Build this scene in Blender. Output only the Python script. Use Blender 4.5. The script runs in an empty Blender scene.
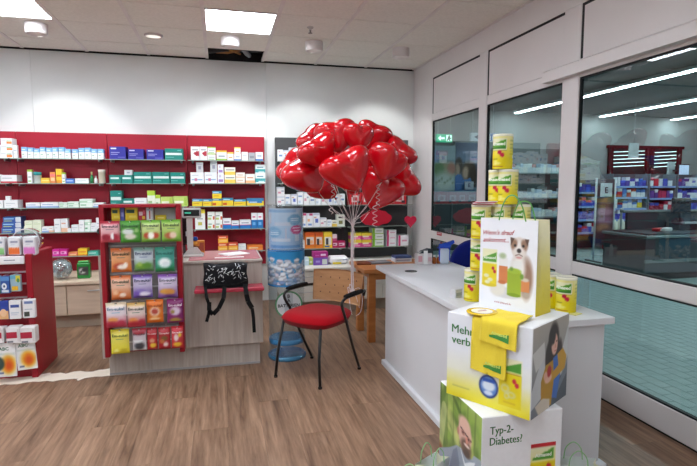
import bpy, math, random
import numpy as np
from mathutils import Vector, Matrix
SC = bpy.context.scene
COL = SC.collection
R = math.radians
rnd = random.Random(7)

# ---------------------------------------------------------------- camera, world, light, exposure
CAM = Vector((0.0, 0.0, 1.40))
FPX, YAW, PITCH = 512.9, 0.24505, 0.0946
cam_data = bpy.data.cameras.new('camera')
cam = bpy.data.objects.new('camera', cam_data)
COL.objects.link(cam)
cam.location = CAM
cam.rotation_euler = (math.pi/2 - PITCH, 0.0, -YAW)
cam_data.sensor_width = 36.0
cam_data.lens = 36.0*FPX/697.0
cam_data.clip_start = 0.05
SC.camera = cam
SC.view_settings.view_transform = 'Standard'
SC.view_settings.look = 'None'
SC.view_settings.gamma = 1.0
SC.view_settings.use_curve_mapping = False
SC.view_settings.exposure = 0.30
SC.cycles.use_denoising = True
SC.cycles.max_bounces = 10
SC.cycles.transparent_max_bounces = 16
SC.cycles.sample_clamp_indirect = 6.0

world = bpy.data.worlds.new('world')
SC.world = world
world.use_nodes = True
world.node_tree.nodes['Background'].inputs[0].default_value = (0.55, 0.6, 0.65, 1)
world.node_tree.nodes['Background'].inputs[1].default_value = 0.3

PANEL_POWER = 18.5      # emission of the ceiling light panels
SPOT_W = 26.0          # each surface downlight along the back wall
MALL_TUBE = 52.0        # emission of the strip lights in the mall outside
MALL_FILL = 3.0       # emission of added fill panels over the mall, shared by far shop lamps

# ---------------------------------------------------------------- helpers
def lin(c):
    out = []
    for v in c[:3]:
        v = v/255.0
        out.append(v/12.92 if v <= 0.04045 else ((v+0.055)/1.055)**2.4)
    return (out[0], out[1], out[2], 1.0)

_cy, _sy, _cp, _sp = math.cos(YAW), math.sin(YAW), math.cos(PITCH), math.sin(PITCH)
_F = Vector((_sy*_cp, _cy*_cp, -_sp)); _RT = Vector((_cy, -_sy, 0)); _UP = _RT.cross(_F)
def at(px, py, Y):
    """point of the vertical plane at depth Y that was measured at (px, py) in the photograph"""
    d = _F + _RT*((px-348.5)/FPX) - _UP*((py-233)/FPX)
    return CAM + d*(Y/d.y)

class MB:
    """collects coloured faces that become ONE mesh object"""
    def __init__(s):
        s.v=[]; s.f=[]; s.c=[]; s.key={}; s.sm=[]
    def p(s, co, weld=True):
        if weld:
            k=(round(co[0],5),round(co[1],5),round(co[2],5))
            i=s.key.get(k)
            if i is not None: return i
            s.key[k]=len(s.v)
        s.v.append((co[0],co[1],co[2])); return len(s.v)-1
    def face(s, pts, col, weld=True, smooth=False):
        ids=[s.p(q,weld) for q in pts]
        u=[]
        for i in ids:
            if i not in u: u.append(i)
        if len(u)<3: return
        s.f.append(u); s.c.append(col if not isinstance(col,list) else (col if len(u)==len(ids) else col[:len(u)])); s.sm.append(smooth)
    def box(s, x0,x1,y0,y1,z0,z1, col, b=0.0, M=None):
        x0,x1=min(x0,x1),max(x0,x1); y0,y1=min(y0,y1),max(y0,y1); z0,z1=min(z0,z1),max(z0,z1)
        b=min(b,(x1-x0)*.45,(y1-y0)*.45,(z1-z0)*.45)
        T=(lambda q: M@Vector(q)) if M is not None else (lambda q:q)
        if b<=0:
            P=[T((x,y,z)) for z in (z0,z1) for y in (y0,y1) for x in (x0,x1)]
            for q in ((0,2,3,1),(4,5,7,6),(0,1,5,4),(2,6,7,3),(0,4,6,2),(1,3,7,5)):
                s.face([P[i] for i in q],col,False if M is None and False else True)
            return
        X=(x0,x1);Y=(y0,y1);Z=(z0,z1); g={}
        for i in (0,1):
            for j in (0,1):
                for k in (0,1):
                    sx=b if i==0 else -b; sy=b if j==0 else -b; sz=b if k==0 else -b
                    g[i,j,k,0]=T((X[i],Y[j]+sy,Z[k]+sz)); g[i,j,k,1]=T((X[i]+sx,Y[j],Z[k]+sz)); g[i,j,k,2]=T((X[i]+sx,Y[j]+sy,Z[k]))
        A=s.face
        A([g[0,0,0,0],g[0,0,1,0],g[0,1,1,0],g[0,1,0,0]],col);A([g[1,0,0,0],g[1,1,0,0],g[1,1,1,0],g[1,0,1,0]],col)
        A([g[0,0,0,1],g[1,0,0,1],g[1,0,1,1],g[0,0,1,1]],col);A([g[0,1,0,1],g[0,1,1,1],g[1,1,1,1],g[1,1,0,1]],col)
        A([g[0,0,0,2],g[0,1,0,2],g[1,1,0,2],g[1,0,0,2]],col);A([g[0,0,1,2],g[1,0,1,2],g[1,1,1,2],g[0,1,1,2]],col)
        for j in (0,1):
            for k in (0,1): A([g[0,j,k,1],g[1,j,k,1],g[1,j,k,2],g[0,j,k,2]][::(1 if j!=k else -1)],col)
        for i in (0,1):
            for k in (0,1): A([g[i,0,k,0],g[i,1,k,0],g[i,1,k,2],g[i,0,k,2]][::(1 if i==k else -1)],col)
        for i in (0,1):
            for j in (0,1): A([g[i,j,0,0],g[i,j,1,0],g[i,j,1,1],g[i,j,0,1]][::(1 if i!=j else -1)],col)
        for i in (0,1):
            for j in (0,1):
                for k in (0,1): A([g[i,j,k,0],g[i,j,k,1],g[i,j,k,2]][::(1 if (i+j+k)%2==0 else -1)],col)
    def lathe(s, prof, col, seg=20, o=(0,0,0), axis='z', caps=True):
        """prof: list of (r, h[, colour])"""
        n=len(prof)
        def P(r,h,k):
            a=2*math.pi*k/seg; c,d=r*math.cos(a),r*math.sin(a)
            if axis=='z': return (o[0]+c,o[1]+d,o[2]+h)
            if axis=='y': return (o[0]+c,o[1]+h,o[2]-d)
            return (o[0]+h,o[1]+c,o[2]+d)
        for i in range(n-1):
            cc=prof[i+1][2] if len(prof[i+1])>2 else col
            for k in range(seg):
                s.face([P(prof[i][0],prof[i][1],k),P(prof[i][0],prof[i][1],(k+1)%seg),P(prof[i+1][0],prof[i+1][1],(k+1)%seg),P(prof[i+1][0],prof[i+1][1],k)],cc,True,True)
        if caps:
            for e,rv in ((0,True),(n-1,False)):
                if prof[e][0]>1e-5:
                    ring=[P(prof[e][0],prof[e][1],k) for k in range(seg)]
                    s.face(ring[::-1] if rv else ring, prof[e][2] if len(prof[e])>2 else col)
    def tube(s, pts, r, col, seg=8, rs=None, cap=True):
        pts=[Vector(q) for q in pts]; rings=[]
        up=None
        for i,q in enumerate(pts):
            t=(pts[min(i+1,len(pts)-1)]-pts[max(i-1,0)]).normalized()
            if up is None:
                up=Vector((0,0,1)) if abs(t.z)<.9 else Vector((1,0,0))
            a=(up-t*up.dot(t)).normalized(); up=a; b=t.cross(a)
            rr=rs[i] if rs else r
            rings.append([q+(a*math.cos(2*math.pi*k/seg)+b*math.sin(2*math.pi*k/seg))*rr for k in range(seg)])
        for i in range(len(rings)-1):
            for k in range(seg):
                s.face([rings[i][k],rings[i][(k+1)%seg],rings[i+1][(k+1)%seg],rings[i+1][k]],col,True,True)
        if cap:
            s.face(rings[0][::-1],col); s.face(rings[-1],col)
    def grid(s, nx, ny, fn, colfn, smooth=True, flip=False):
        """colfn(u,v)->colour per corner (smooth print) ; fn(u,v)->point"""
        P=[[fn(i/nx,j/ny) for i in range(nx+1)] for j in range(ny+1)]
        if callable(colfn): CC=[[colfn(i/nx,j/ny) for i in range(nx+1)] for j in range(ny+1)]
        else: CC=[[colfn]*(nx+1) for j in range(ny+1)]
        for j in range(ny):
            for i in range(nx):
                q=[(i,j),(i+1,j),(i+1,j+1),(i,j+1)]
                if flip: q=q[::-1]
                s.face([P[b][a] for a,b in q],[CC[b][a] for a,b in q],True,smooth)
    def poly(s, pts2, T, col):
        s.face([T(a,b) for a,b in pts2],col,False)
    def prism(s, pts2, T, t, col, side=None):
        """pts2 in the plane; T(a,b,h) -> point; extruded over h 0..t"""
        n=len(pts2)
        s.face([T(a,b,0) for a,b in pts2][::-1],col); s.face([T(a,b,t) for a,b in pts2],col)
        for i in range(n):
            a,b=pts2[i],pts2[(i+1)%n]
            s.face([T(a[0],a[1],0),T(b[0],b[1],0),T(b[0],b[1],t),T(a[0],a[1],t)],side or col)
    def text(s, st, size, T, col, align='C', shear=0.0, bold=0.0, width=None):
        vs,fs=text_geo(st,shear,bold)
        xs=[v[0] for v in vs]; w=max(xs)-min(xs)
        k=size
        if width: k=min(size,width/max(w,1e-6))
        ox={'C':-(max(xs)+min(xs))/2,'L':-min(xs),'R':-max(xs)}[align]
        base=len(s.v)
        for v in vs: s.v.append(tuple(T((v[0]+ox)*k,v[1]*k)))
        for f in fs:
            s.f.append([base+i for i in f]); s.c.append(col); s.sm.append(False)
    def build(s, name, mat, parent=None, loc=None, rot=None, collect=True):
        me=bpy.data.meshes.new(name)
        me.from_pydata(s.v,[],s.f)
        n=sum(len(f) for f in s.f)
        arr=np.empty((n,4),dtype=np.float32); k=0
        for f,c in zip(s.f,s.c):
            if isinstance(c,list):
                for q in range(len(f)): arr[k]=c[q]; k+=1
            else:
                arr[k:k+len(f)]=c; k+=len(f)
        at_=me.color_attributes.new('Col','FLOAT_COLOR','CORNER')
        at_.data.foreach_set('color',arr.ravel())
        me.polygons.foreach_set('use_smooth',s.sm)
        me.materials.append(mat)
        me.update()
        o=bpy.data.objects.new(name,me); COL.objects.link(o)
        if parent: o.parent=parent
        if loc is not None: o.location=loc
        if rot is not None: o.rotation_euler=rot
        return o

_tg={}
def text_geo(st,shear,bold):
    k=(st,shear,bold)
    if k not in _tg:
        cu=bpy.data.curves.new('lettering','FONT'); cu.body=st; cu.resolution_u=2; cu.shear=shear; cu.offset=bold
        o=bpy.data.objects.new('lettering',cu); COL.objects.link(o)
        dg=bpy.context.evaluated_depsgraph_get()
        me=bpy.data.meshes.new_from_object(o.evaluated_get(dg))
        _tg[k]=([tuple(v.co) for v in me.vertices],[list(p.vertices) for p in me.polygons])
        bpy.data.objects.remove(o); bpy.data.curves.remove(cu); bpy.data.meshes.remove(me)
    return _tg[k]

def tag(o, label=None, cat=None, group=None, kind=None):
    if label: o['label']=label
    if cat: o['category']=cat
    if group: o['group']=group
    if kind: o['kind']=kind
    return o
def thing(name, label, cat, loc=(0,0,0), rz=0.0, group=None):
    o=bpy.data.objects.new(name,None); COL.objects.link(o); o.location=loc; o.rotation_euler=(0,0,rz)
    o.empty_display_size=.1
    return tag(o,label,cat,group)
def copy_of(o, name=None, parent=None, loc=None, rot=None):
    c=o.copy(); COL.objects.link(c)
    if parent: c.parent=parent
    if loc is not None: c.location=loc
    if rot is not None: c.rotation_euler=rot
    return c
def copy_tree(o, parent=None):
    c=copy_of(o,parent=parent)
    for ch in list(o.children): copy_tree(ch,c)
    return c

# ---------------------------------------------------------------- painting of flat print (colour per vertex of a fine grid)
class Canvas:
    def __init__(s,w,h,col):
        k=s.k=3; s.ow,s.oh=w,h; w,h=w*k,h*k
        s.w,s.h=w,h; s.a=np.zeros((h,w,3)); s.a[:]=col
        yy,xx=np.mgrid[0:h,0:w]; s.x=(xx)/(w-1.0); s.y=1-(yy)/(h-1.0)      # v up
    def mix(s,m,col):
        m=np.clip(m,0,1)[...,None]; s.a=s.a*(1-m)+np.array(col,float)*m
    def vgrad(s,v0,c0,v1,c1,u0=0,u1=1):
        t=np.clip((s.y-v0)/(v1-v0),0,1)[...,None]; g=np.array(c0,float)*(1-t)+np.array(c1,float)*t
        m=((s.x>=u0)&(s.x<=u1)&(s.y>=min(v0,v1))&(s.y<=max(v0,v1)))[...,None]
        s.a=np.where(m,g,s.a)
    def rect(s,u0,v0,u1,v1,col,al=1.0):
        s.mix(((s.x>=u0)&(s.x<=u1)&(s.y>=v0)&(s.y<=v1))*al,col)
    def ell(s,u,v,ru,rv,col,soft=.15,al=1.0,rot=0):
        dx,dy=s.x-u,s.y-v; c,d=math.cos(rot),math.sin(rot)
        q=np.sqrt(((dx*c+dy*d)/ru)**2+((-dx*d+dy*c)/rv)**2)
        s.mix(np.clip((1+soft-q)/(2*soft),0,1)*al,col)
    def poly(s,pts,col,al=1.0):
        m=np.zeros_like(s.x,bool); n=len(pts); j=n-1
        for i in range(n):
            xi,yi=pts[i]; xj,yj=pts[j]
            cnd=((yi>s.y)!=(yj>s.y))&(s.x<(xj-xi)*(s.y-yi)/((yj-yi) or 1e-9)+xi)
            m^=cnd; j=i
        s.mix(m*al,col)
    def line(s,pts,wd,col,al=1.0):
        for (a,b) in zip(pts[:-1],pts[1:]):
            ax,ay=a; bx,by=b; L=(bx-ax)**2+(by-ay)**2 or 1e-9
            t=np.clip(((s.x-ax)*(bx-ax)+(s.y-ay)*(by-ay))/L,0,1)
            d=np.sqrt((s.x-ax-t*(bx-ax))**2+(s.y-ay-t*(by-ay))**2)
            s.mix((d<wd)*al,col)
    def fn(s):
        a=s.a.reshape(s.oh,s.k,s.ow,s.k,3).mean((1,3))/255.0
        a=np.where(a<=0.04045,a/12.92,((a+.055)/1.055)**2.4)
        def f(u,v):
            i=min(s.ow-1,max(0,int(round(u*(s.ow-1))))); j=min(s.oh-1,max(0,int(round((1-v)*(s.oh-1)))))
            c=a[j,i]; return (c[0],c[1],c[2],1.0)
        return f

# ---------------------------------------------------------------- materials
def new_mat(name):
    m=bpy.data.materials.new(name); m.use_nodes=True
    nt=m.node_tree; b=nt.nodes['Principled BSDF']
    return m,nt,b
def attr_mat(name, rough=.5, metal=0.0, spec=.5, noise=.06, scale=60, bump=0.0, coat=0.0, sheen=0.0):
    """printed / painted surface: colour attribute with a little procedural unevenness"""
    m,nt,b=new_mat(name); N=nt.nodes; L=nt.links
    a=N.new('ShaderNodeVertexColor'); a.layer_name='Col'
    tc=N.new('ShaderNodeTexCoord'); nz=N.new('ShaderNodeTexNoise'); nz.inputs['Scale'].default_value=scale; nz.inputs['Detail'].default_value=3
    L.new(tc.outputs['Object'],nz.inputs['Vector'])
    mr=N.new('ShaderNodeMapRange'); mr.inputs[3].default_value=1-noise; mr.inputs[4].default_value=1+noise
    L.new(nz.outputs['Fac'],mr.inputs[0])
    mx=N.new('ShaderNodeMix'); mx.data_type='RGBA'; mx.blend_type='MULTIPLY'; mx.inputs['Factor'].default_value=1
    L.new(a.outputs['Color'],mx.inputs['A']); L.new(mr.outputs[0],mx.inputs['B']); L.new(mx.outputs['Result'],b.inputs['Base Color'])
    b.inputs['Roughness'].default_value=rough; b.inputs['Metallic'].default_value=metal
    b.inputs['Specular IOR Level'].default_value=spec; b.inputs['Coat Weight'].default_value=coat
    if sheen: b.inputs['Sheen Weight'].default_value=sheen
    if bump:
        bp=N.new('ShaderNodeBump'); bp.inputs['Strength'].default_value=bump; bp.inputs['Distance'].default_value=.004
        L.new(nz.outputs['Fac'],bp.inputs['Height']); L.new(bp.outputs['Normal'],b.inputs['Normal'])
    return m
def emit_mat(name,col,st,tint=None):
    m,nt,b=new_mat(name)
    b.inputs['Base Color'].default_value=lin(col); b.inputs['Emission Color'].default_value=lin(col); b.inputs['Emission Strength'].default_value=st
    return m
def glass_mat(name,tint,refl=1.0,rough=0.0,haze=0.0,hcol=(200,210,210),ior=1.5):
    m,nt,b=new_mat(name); N=nt.nodes; L=nt.links; N.remove(b)
    out=[n for n in N if n.type=='OUTPUT_MATERIAL'][0]
    tr=N.new('ShaderNodeBsdfTransparent'); tr.inputs[0].default_value=lin(tint)
    gl=N.new('ShaderNodeBsdfGlossy'); gl.inputs['Roughness'].default_value=rough; gl.inputs[0].default_value=(1,1,1,1)
    fr=N.new('ShaderNodeFresnel'); fr.inputs[0].default_value=ior
    ml=N.new('ShaderNodeMath'); ml.operation='MULTIPLY'; ml.inputs[1].default_value=refl; ml.use_clamp=True
    ge=N.new('ShaderNodeNewGeometry'); bf=N.new('ShaderNodeMath'); bf.operation='SUBTRACT'; bf.inputs[0].default_value=1.0
    L.new(ge.outputs['Backfacing'],bf.inputs[1])      # the outer skin of a pane mirrors, its inner skin does not
    m0=N.new('ShaderNodeMath'); m0.operation='MULTIPLY'; L.new(fr.outputs[0],m0.inputs[0]); L.new(bf.outputs[0],m0.inputs[1])
    L.new(m0.outputs[0],ml.inputs[0])
    mx=N.new('ShaderNodeMixShader'); L.new(ml.outputs[0],mx.inputs[0]); L.new(gl.outputs[0],mx.inputs[2])
    if haze:
        df=N.new('ShaderNodeBsdfDiffuse'); df.inputs[0].default_value=lin(hcol)
        m2=N.new('ShaderNodeMixShader'); m2.inputs[0].default_value=haze; L.new(tr.outputs[0],m2.inputs[1]); L.new(df.outputs[0],m2.inputs[2]); L.new(m2.outputs[0],mx.inputs[1])
    else: L.new(tr.outputs[0],mx.inputs[1])
    L.new(mx.outputs[0],out.inputs[0])
    return m
def wood_mat(name,dark,light,axis='Y',stretch=14.0,scale=3.0,rough=.4,contrast=1.0,rand=True,spec=.4,vary=.25,knots=False):
    m,nt,b=new_mat(name); N=nt.nodes; L=nt.links
    tc=N.new('ShaderNodeTexCoord'); mp=N.new('ShaderNodeMapping')
    sc={'X':(scale/stretch*1.0,scale,scale),'Y':(scale,scale/stretch,scale),'Z':(scale,scale,scale/stretch)}[axis]
    mp.inputs['Scale'].default_value=sc
    L.new(tc.outputs['Object'],mp.inputs[0])
    src=mp.outputs[0]
    oi=N.new('ShaderNodeObjectInfo')
    if rand:
        ad=N.new('ShaderNodeVectorMath'); ad.operation='MULTIPLY_ADD'
        cb=N.new('ShaderNodeCombineXYZ'); 
        for i in range(3): L.new(oi.outputs['Random'],cb.inputs[i])
        ad.inputs[1].default_value=(37.0,53.0,71.0); L.new(cb.outputs[0],ad.inputs[0]); L.new(mp.outputs[0],ad.inputs[2]); src=ad.outputs[0]
    n1=N.new('ShaderNodeTexNoise'); n1.inputs['Scale'].default_value=1.6; n1.inputs['Detail'].default_value=6; n1.inputs['Roughness'].default_value=.62; n1.inputs['Distortion'].default_value=1.1
    L.new(src,n1.inputs['Vector'])
    n2=N.new('ShaderNodeTexNoise'); n2.inputs['Scale'].default_value=9; n2.inputs['Detail'].default_value=4; L.new(src,n2.inputs['Vector'])
    mm=N.new('ShaderNodeMix'); mm.data_type='FLOAT'; mm.inputs['Factor'].default_value=.3; L.new(n1.outputs['Fac'],mm.inputs['A']); L.new(n2.outputs['Fac'],mm.inputs['B'])
    cr=N.new('ShaderNodeValToRGB'); e=cr.color_ramp.elements; e[0].position=.5-.2/contrast; e[1].position=.5+.2/contrast; e[0].color=lin(dark); e[1].color=lin(light)
    L.new(mm.outputs[0],cr.inputs[0]); outc=cr.outputs[0]
    if rand:
        hs=N.new('ShaderNodeHueSaturation'); mr=N.new('ShaderNodeMapRange'); mr.inputs[3].default_value=1-vary/2; mr.inputs[4].default_value=1+vary/2
        L.new(oi.outputs['Random'],mr.inputs[0]); L.new(mr.outputs[0],hs.inputs['Value']); L.new(outc,hs.inputs['Color']); outc=hs.outputs[0]
    L.new(outc,b.inputs['Base Color']); b.inputs['Roughness'].default_value=rough; b.inputs['Specular IOR Level'].default_value=spec
    bp=N.new('ShaderNodeBump'); bp.inputs['Strength'].default_value=.08; bp.inputs['Distance'].default_value=.002; L.new(mm.outputs[0],bp.inputs['Height']); L.new(bp.outputs[0],b.inputs['Normal'])
    return m
def paint_mat(name,col,rough=.6,var=.03,scale=4,spec=.3,rand=0.0):
    m,nt,b=new_mat(name); N=nt.nodes; L=nt.links
    tc=N.new('ShaderNodeTexCoord'); nz=N.new('ShaderNodeTexNoise'); nz.inputs['Scale'].default_value=scale; nz.inputs['Detail'].default_value=4
    L.new(tc.outputs['Object'],nz.inputs['Vector'])
    cr=N.new('ShaderNodeValToRGB'); e=cr.color_ramp.elements
    e[0].color=lin([max(0,c*(1-var)) for c in col]); e[1].color=lin([min(255,c*(1+var)) for c in col]); e[0].position=.3; e[1].position=.7
    L.new(nz.outputs['Fac'],cr.inputs[0]); oc=cr.outputs[0]
    if rand:
        oi=N.new('ShaderNodeObjectInfo'); hs=N.new('ShaderNodeHueSaturation'); mr=N.new('ShaderNodeMapRange'); mr.inputs[3].default_value=1-rand; mr.inputs[4].default_value=1+rand
        L.new(oi.outputs['Random'],mr.inputs[0]); L.new(mr.outputs[0],hs.inputs['Value']); L.new(oc,hs.inputs['Color']); oc=hs.outputs[0]
    L.new(oc,b.inputs['Base Color']); b.inputs['Roughness'].default_value=rough; b.inputs['Specular IOR Level'].default_value=spec
    return m

W=(1,1,1,1)
M={}
M['card']=attr_mat('printed_card',.45,noise=.04)
M['matte']=attr_mat('matte_paint',.75,noise=.04,spec=.25)
M['gloss']=attr_mat('glossy_plastic',.22,noise=.03)
M['foil']=attr_mat('foil_pouch',.33,noise=.08,scale=90,bump=.25)
M['cloth']=attr_mat('woven_cloth',.9,noise=.10,scale=400,bump=.3,spec=.1,sheen=.1)
M['print']=attr_mat('flat_print',.5,noise=.02)
M['metal']=attr_mat('painted_metal',.35,metal=.0,noise=.05)
M['chrome']=attr_mat('brushed_steel',.3,metal=1.0,noise=.06)
M['wall']=paint_mat('white_wall_paint',(226,228,228),.8,.012,3)
M['ceil']=paint_mat('mineral_ceiling_tile',(234,231,224),.9,.02,40,.1,rand=.012)
M['grid']=paint_mat('ceiling_grid_metal',(226,220,218),.5)
M['dark']=paint_mat('dark_void',(38,38,40),.9,.1,6,.1)
M['red']=paint_mat('crimson_laminate',(166,18,44),.35,.03,2,.4)
M['reddisp']=paint_mat('dark_crimson_laminate',(150,16,34),.4,.03,2,.4)
M['grey']=paint_mat('charcoal_laminate',(74,74,76),.55,.03,2,.3)
M['white']=paint_mat('white_laminate',(212,212,216),.45,.01,2,.4)
M['frame']=paint_mat('white_window_frame',(224,218,218),.45,.012,2,.4)
M['gasket']=paint_mat('black_rubber_gasket',(28,30,32),.6,.05,20)
M['floor']=wood_mat('oak_laminate_floor',(96,69,51),(165,131,106),'Y',13,7.0,.42,1.25,True,.35,.12)
M['counter']=wood_mat('grey_oak_laminate',(150,137,129),(190,178,169),'Z',16,7,.5,1.0,False)
M['maple']=wood_mat('pale_maple_laminate',(196,172,150),(226,206,184),'X',14,6,.45,1.0,False)
M['ply']=wood_mat('beech_plywood',(160,110,70),(198,150,104),'X',12,6,.4,1.0,False)
M['table']=wood_mat('orange_beech',(168,98,48),(200,130,72),'X',12,5,.4,1.0,False)
M['pane']=glass_mat('window_glass',(222,236,234),1.6)
M['acrylic']=glass_mat('clear_acrylic',(236,241,243),1.2,.02,.06)
M['ballshell']=glass_mat('ball_shell',(225,230,232),2.5,.03,.18,(200,206,210))
M['blueacrylic']=glass_mat('blue_acrylic',(140,206,245),1.2,.08,.30,(110,196,246))
M['shelfglass']=glass_mat('glass_shelf',(170,195,188),1.3,.02,.30,(120,140,135))

# ================================================================ THE ROOM
H=2.82; XW=2.39; YW=6.18; XL=-4.4; YB=-3.0
def struct(name, parent=None, loc=(0,0,0)):
    o=bpy.data.objects.new(name,None); COL.objects.link(o); o.location=loc; o.empty_display_size=.1
    if parent: o.parent=parent
    else: o['kind']='structure'
    return o
def part_box(name, mat, parent, x0,x1,y0,y1,z0,z1, b=0.0, col=W, extra=None):
    """a part whose origin sits in its middle"""
    c=((x0+x1)/2,(y0+y1)/2,(z0+z1)/2)
    m=MB(); m.box(x0-c[0],x1-c[0],y0-c[1],y1-c[1],z0-c[2],z1-c[2],col,b)
    return m.build(name,mat,parent,c)

# ---- floor: laminate planks running away from the camera
floor=struct('floor')
part_box('screed',M['dark'],floor,XL,XW+.06,YB,YW,-.06,-.012)
PL_W,PL_L=.192,1.285
plank_mesh=None
x=XL; k=0
while x<XW-.02:
    y=YB-PL_L*((k*.381)%1.0)
    vis = x>-2.9
    if not vis:
        x+=PL_W; k+=1; continue
    while y<YW:
        w=min(PL_W,XW-x); y0=max(y,YB); y1=min(y+PL_L,YW)
        if y1-y0>.02:
            full=abs(w-PL_W)<1e-6 and abs(y1-y0-PL_L)<1e-6
            if full and plank_mesh:
                o=bpy.data.objects.new('plank',plank_mesh); COL.objects.link(o); o.parent=floor; o.location=(x+w/2,(y0+y1)/2,-.006)
            else:
                o=part_box('plank',M['floor'],floor,x+.0002,x+w-.0002,y0+.0002,y1-.0002,-.012,0.0,.0005)
                if full: plank_mesh=o.data
        y+=PL_L
    x+=PL_W; k+=1
m=MB(); m.box(XL,x0:=XL+math.ceil((-2.9-XL)/PL_W)*PL_W-.001,YB,YW,-.012,0,W); m.build('floorboards',M['floor'],floor)

# ---- ceiling: mineral tiles in a metal grid
ceiling=struct('ceiling')
GX=[2.375-.62*i for i in range(12)]; GY=[5.72-.635*i for i in range(14)]
LIGHTS=[(i,j) for i in (3,6,9) for j in (1,4,7,10)]
HOLE=(3,-1)
ystrips=[(YW,5.72,-1)]+[(GY[j],GY[j+1],j+1-1) for j in range(13)]
rows=[(5.72,YW-.02,-1)]+[(GY[j+1],GY[j],j) for j in range(13)]
tile_mesh={}
for (y0,y1,j) in rows:
    for i in range(-1,11):
        if i==-1: xa,xb=2.375,XW+.06
        else: xa,xb=GX[i+1],GX[i]
        if (i,j)==(3,-1): y0_,y1_=y0,5.735
        if (i,j)==(3,-1): continue
        if (i,j-0) in [(a,b) for a,b in LIGHTS]: continue
        key=(round(xb-xa,3),round(y1-y0,3))
        if key not in tile_mesh:
            o=part_box('ceiling_tile',M['ceil'],ceiling,xa+.004,xb-.004,y0+.005,y1-.005,H,H+.016,.002); tile_mesh[key]=o.data
        else:
            o=bpy.data.objects.new('ceiling_tile',tile_mesh[key]); COL.objects.link(o); o.parent=ceiling; o.location=((xa+xb)/2,(y0+y1)/2,H+.008)
for gx in GX: part_box('grid_bar',M['grid'],ceiling,gx-.016,gx+.016,YB,YW-.02,H-.006,H+.02)
for gy in GY: part_box('joint_strip',M['dark'],ceiling,XL,XW+.06,gy-.0055,gy+.0055,H+.006,H+.0205)
part_box('void_lining',M['dark'],ceiling,XL,XW+.06,YB,YW,H+.35,H+.4)
# the missing tile by the wall: a dark opening with pipes and cables above it
part_box('light_block',M['dark'],ceiling,-.105,-.095,5.735,YW-.03,H,H+.35)  # dark box added round the opening to keep world light out
part_box('light_block',M['dark'],ceiling,.505,.515,5.735,YW-.03,H,H+.35)
part_box('light_block',M['dark'],ceiling,-.105,.515,5.725,5.735,H,H+.35)
part_box('light_block',M['dark'],ceiling,-.105,.515,YW-.03,YW-.02,H,H+.35)
part_box('light_block',M['dark'],ceiling,-.105,.515,5.735,YW-.03,H+.3,H+.34)
for pts,r,c in (([(-.09,6.05,H+.05),(.1,5.95,H+.06),(.3,6.06,H+.09),(.5,6.1,H+.1)],.03,(60,62,64)),
                ([(.0,6.12,H+.07),(.12,6.0,H+.04),(.24,5.9,H+.05),(.3,5.76,H+.1)],.022,(150,104,58)),
                ([(.2,5.76,H+.09),(.3,5.9,H+.04),(.33,6.0,H+.03),(.36,6.14,H+.05)],.026,(150,156,164)),
                ([(-.08,5.8,H+.1),(.1,5.85,H+.05),(.2,5.98,H+.04),(.26,6.14,H+.06)],.012,(180,134,70))):
    m=MB(); m.tube(pts,r,lin(c),8); m.build('conduit',M['matte'],ceiling)

# ---- back wall in three boards, with a dark shadow gap under the ceiling
wall_back=struct('wall_back')
for a,b in ((XL,-1.901),(-1.899,.549),(.551,XW)):
    part_box('wall_board',M['wall'],wall_back,a,b,YW,YW+.1,0,H-.014,.0015)
trim=part_box('trim_1',M['dark'],None,XL,XW,YW+.015,YW+.08,H-.016,H+.02); trim['kind']='structure'
o=part_box('wall_left',M['wall'],None,XL-.1,XL,YB,YW,0,H); o['kind']='structure'
o=part_box('wall_front',M['wall'],None,XL,XW,YB-.1,YB,0,H); o['kind']='structure'

# ---- window wall
wall_right=struct('wall_right')
part_box('end_post',M['frame'],wall_right,XW,XW+.032,5.585,5.95,0,H,.003)
part_box('end_post',M['frame'],wall_right,XW+.001,XW+.14,5.95,YW+.1,0,H)
part_box('solid_wall',M['wall'],wall_right,XW,XW+.14,YB,1.85,0,H)
part_box('header_backing',M['wall'],wall_right,XW+.033,XW+.14,1.85,5.585,2.66,H)
FX1=XW+.032
part_box('header',M['frame'],wall_right,XW,FX1,1.85,5.585,2.61,H,.004)
MULL=[(4.335,4.485),(3.085,3.262),(1.85,2.0)]
for a,b in MULL: part_box('mullion',M['frame'],wall_right,XW-.004,FX1,a,b,0,2.61,.005)
BAYS=[(4.485,5.585),(3.262,4.335),(2.0,3.085)]
for n,(a,b) in enumerate(BAYS):
    part_box('transom',M['frame'],wall_right,XW,FX1,a,b,2.125,2.208,.004)
    part_box('transom',M['frame'],wall_right,XW,FX1,a,b,.772,.864,.004)
    part_box('sill',M['frame'],wall_right,XW,FX1,a,b,.008,.165,.004)
    part_box('infill_gasket',M['gasket'],wall_right,XW+.003,XW+.03,a,b,2.208,2.61)
    part_box('infill_panel',M['frame'],wall_right,XW+.001,XW+.03,a+.001,b-.024,2.2085,2.590,.002)
    w=struct('window_%d'%(n+1))
    for (z0,z1) in ((.864,2.125),(.165,.772)):
        part_box('pane',M['pane'],w,XW+.016,XW+.022,a+.001,b-.001,z0+.001,z1-.001)
        g=.011
        for q in ((a,a+g,z0,z1),(b-g,b,z0,z1),(a+g,b-g,z0,z0+g),(a+g,b-g,z1-g,z1)):
            part_box('gasket',M['gasket'],w,XW+.006,XW+.030,*q)
part_box('floor_seal',M['gasket'],wall_right,XW+.004,FX1,1.9,5.58,0.0,.008)
# boxed-out blind cover over the nearest window
m=MB(); yA,yB_=1.86,3.42
m.prism([(2.33,2.142),(2.389,2.142),(2.389,2.232),(2.352,2.232),(2.33,2.214)],lambda a,b,h:(a,yA+h,b),yB_-yA,W)
m.build('blind_cover',M['frame'],wall_right)

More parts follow.
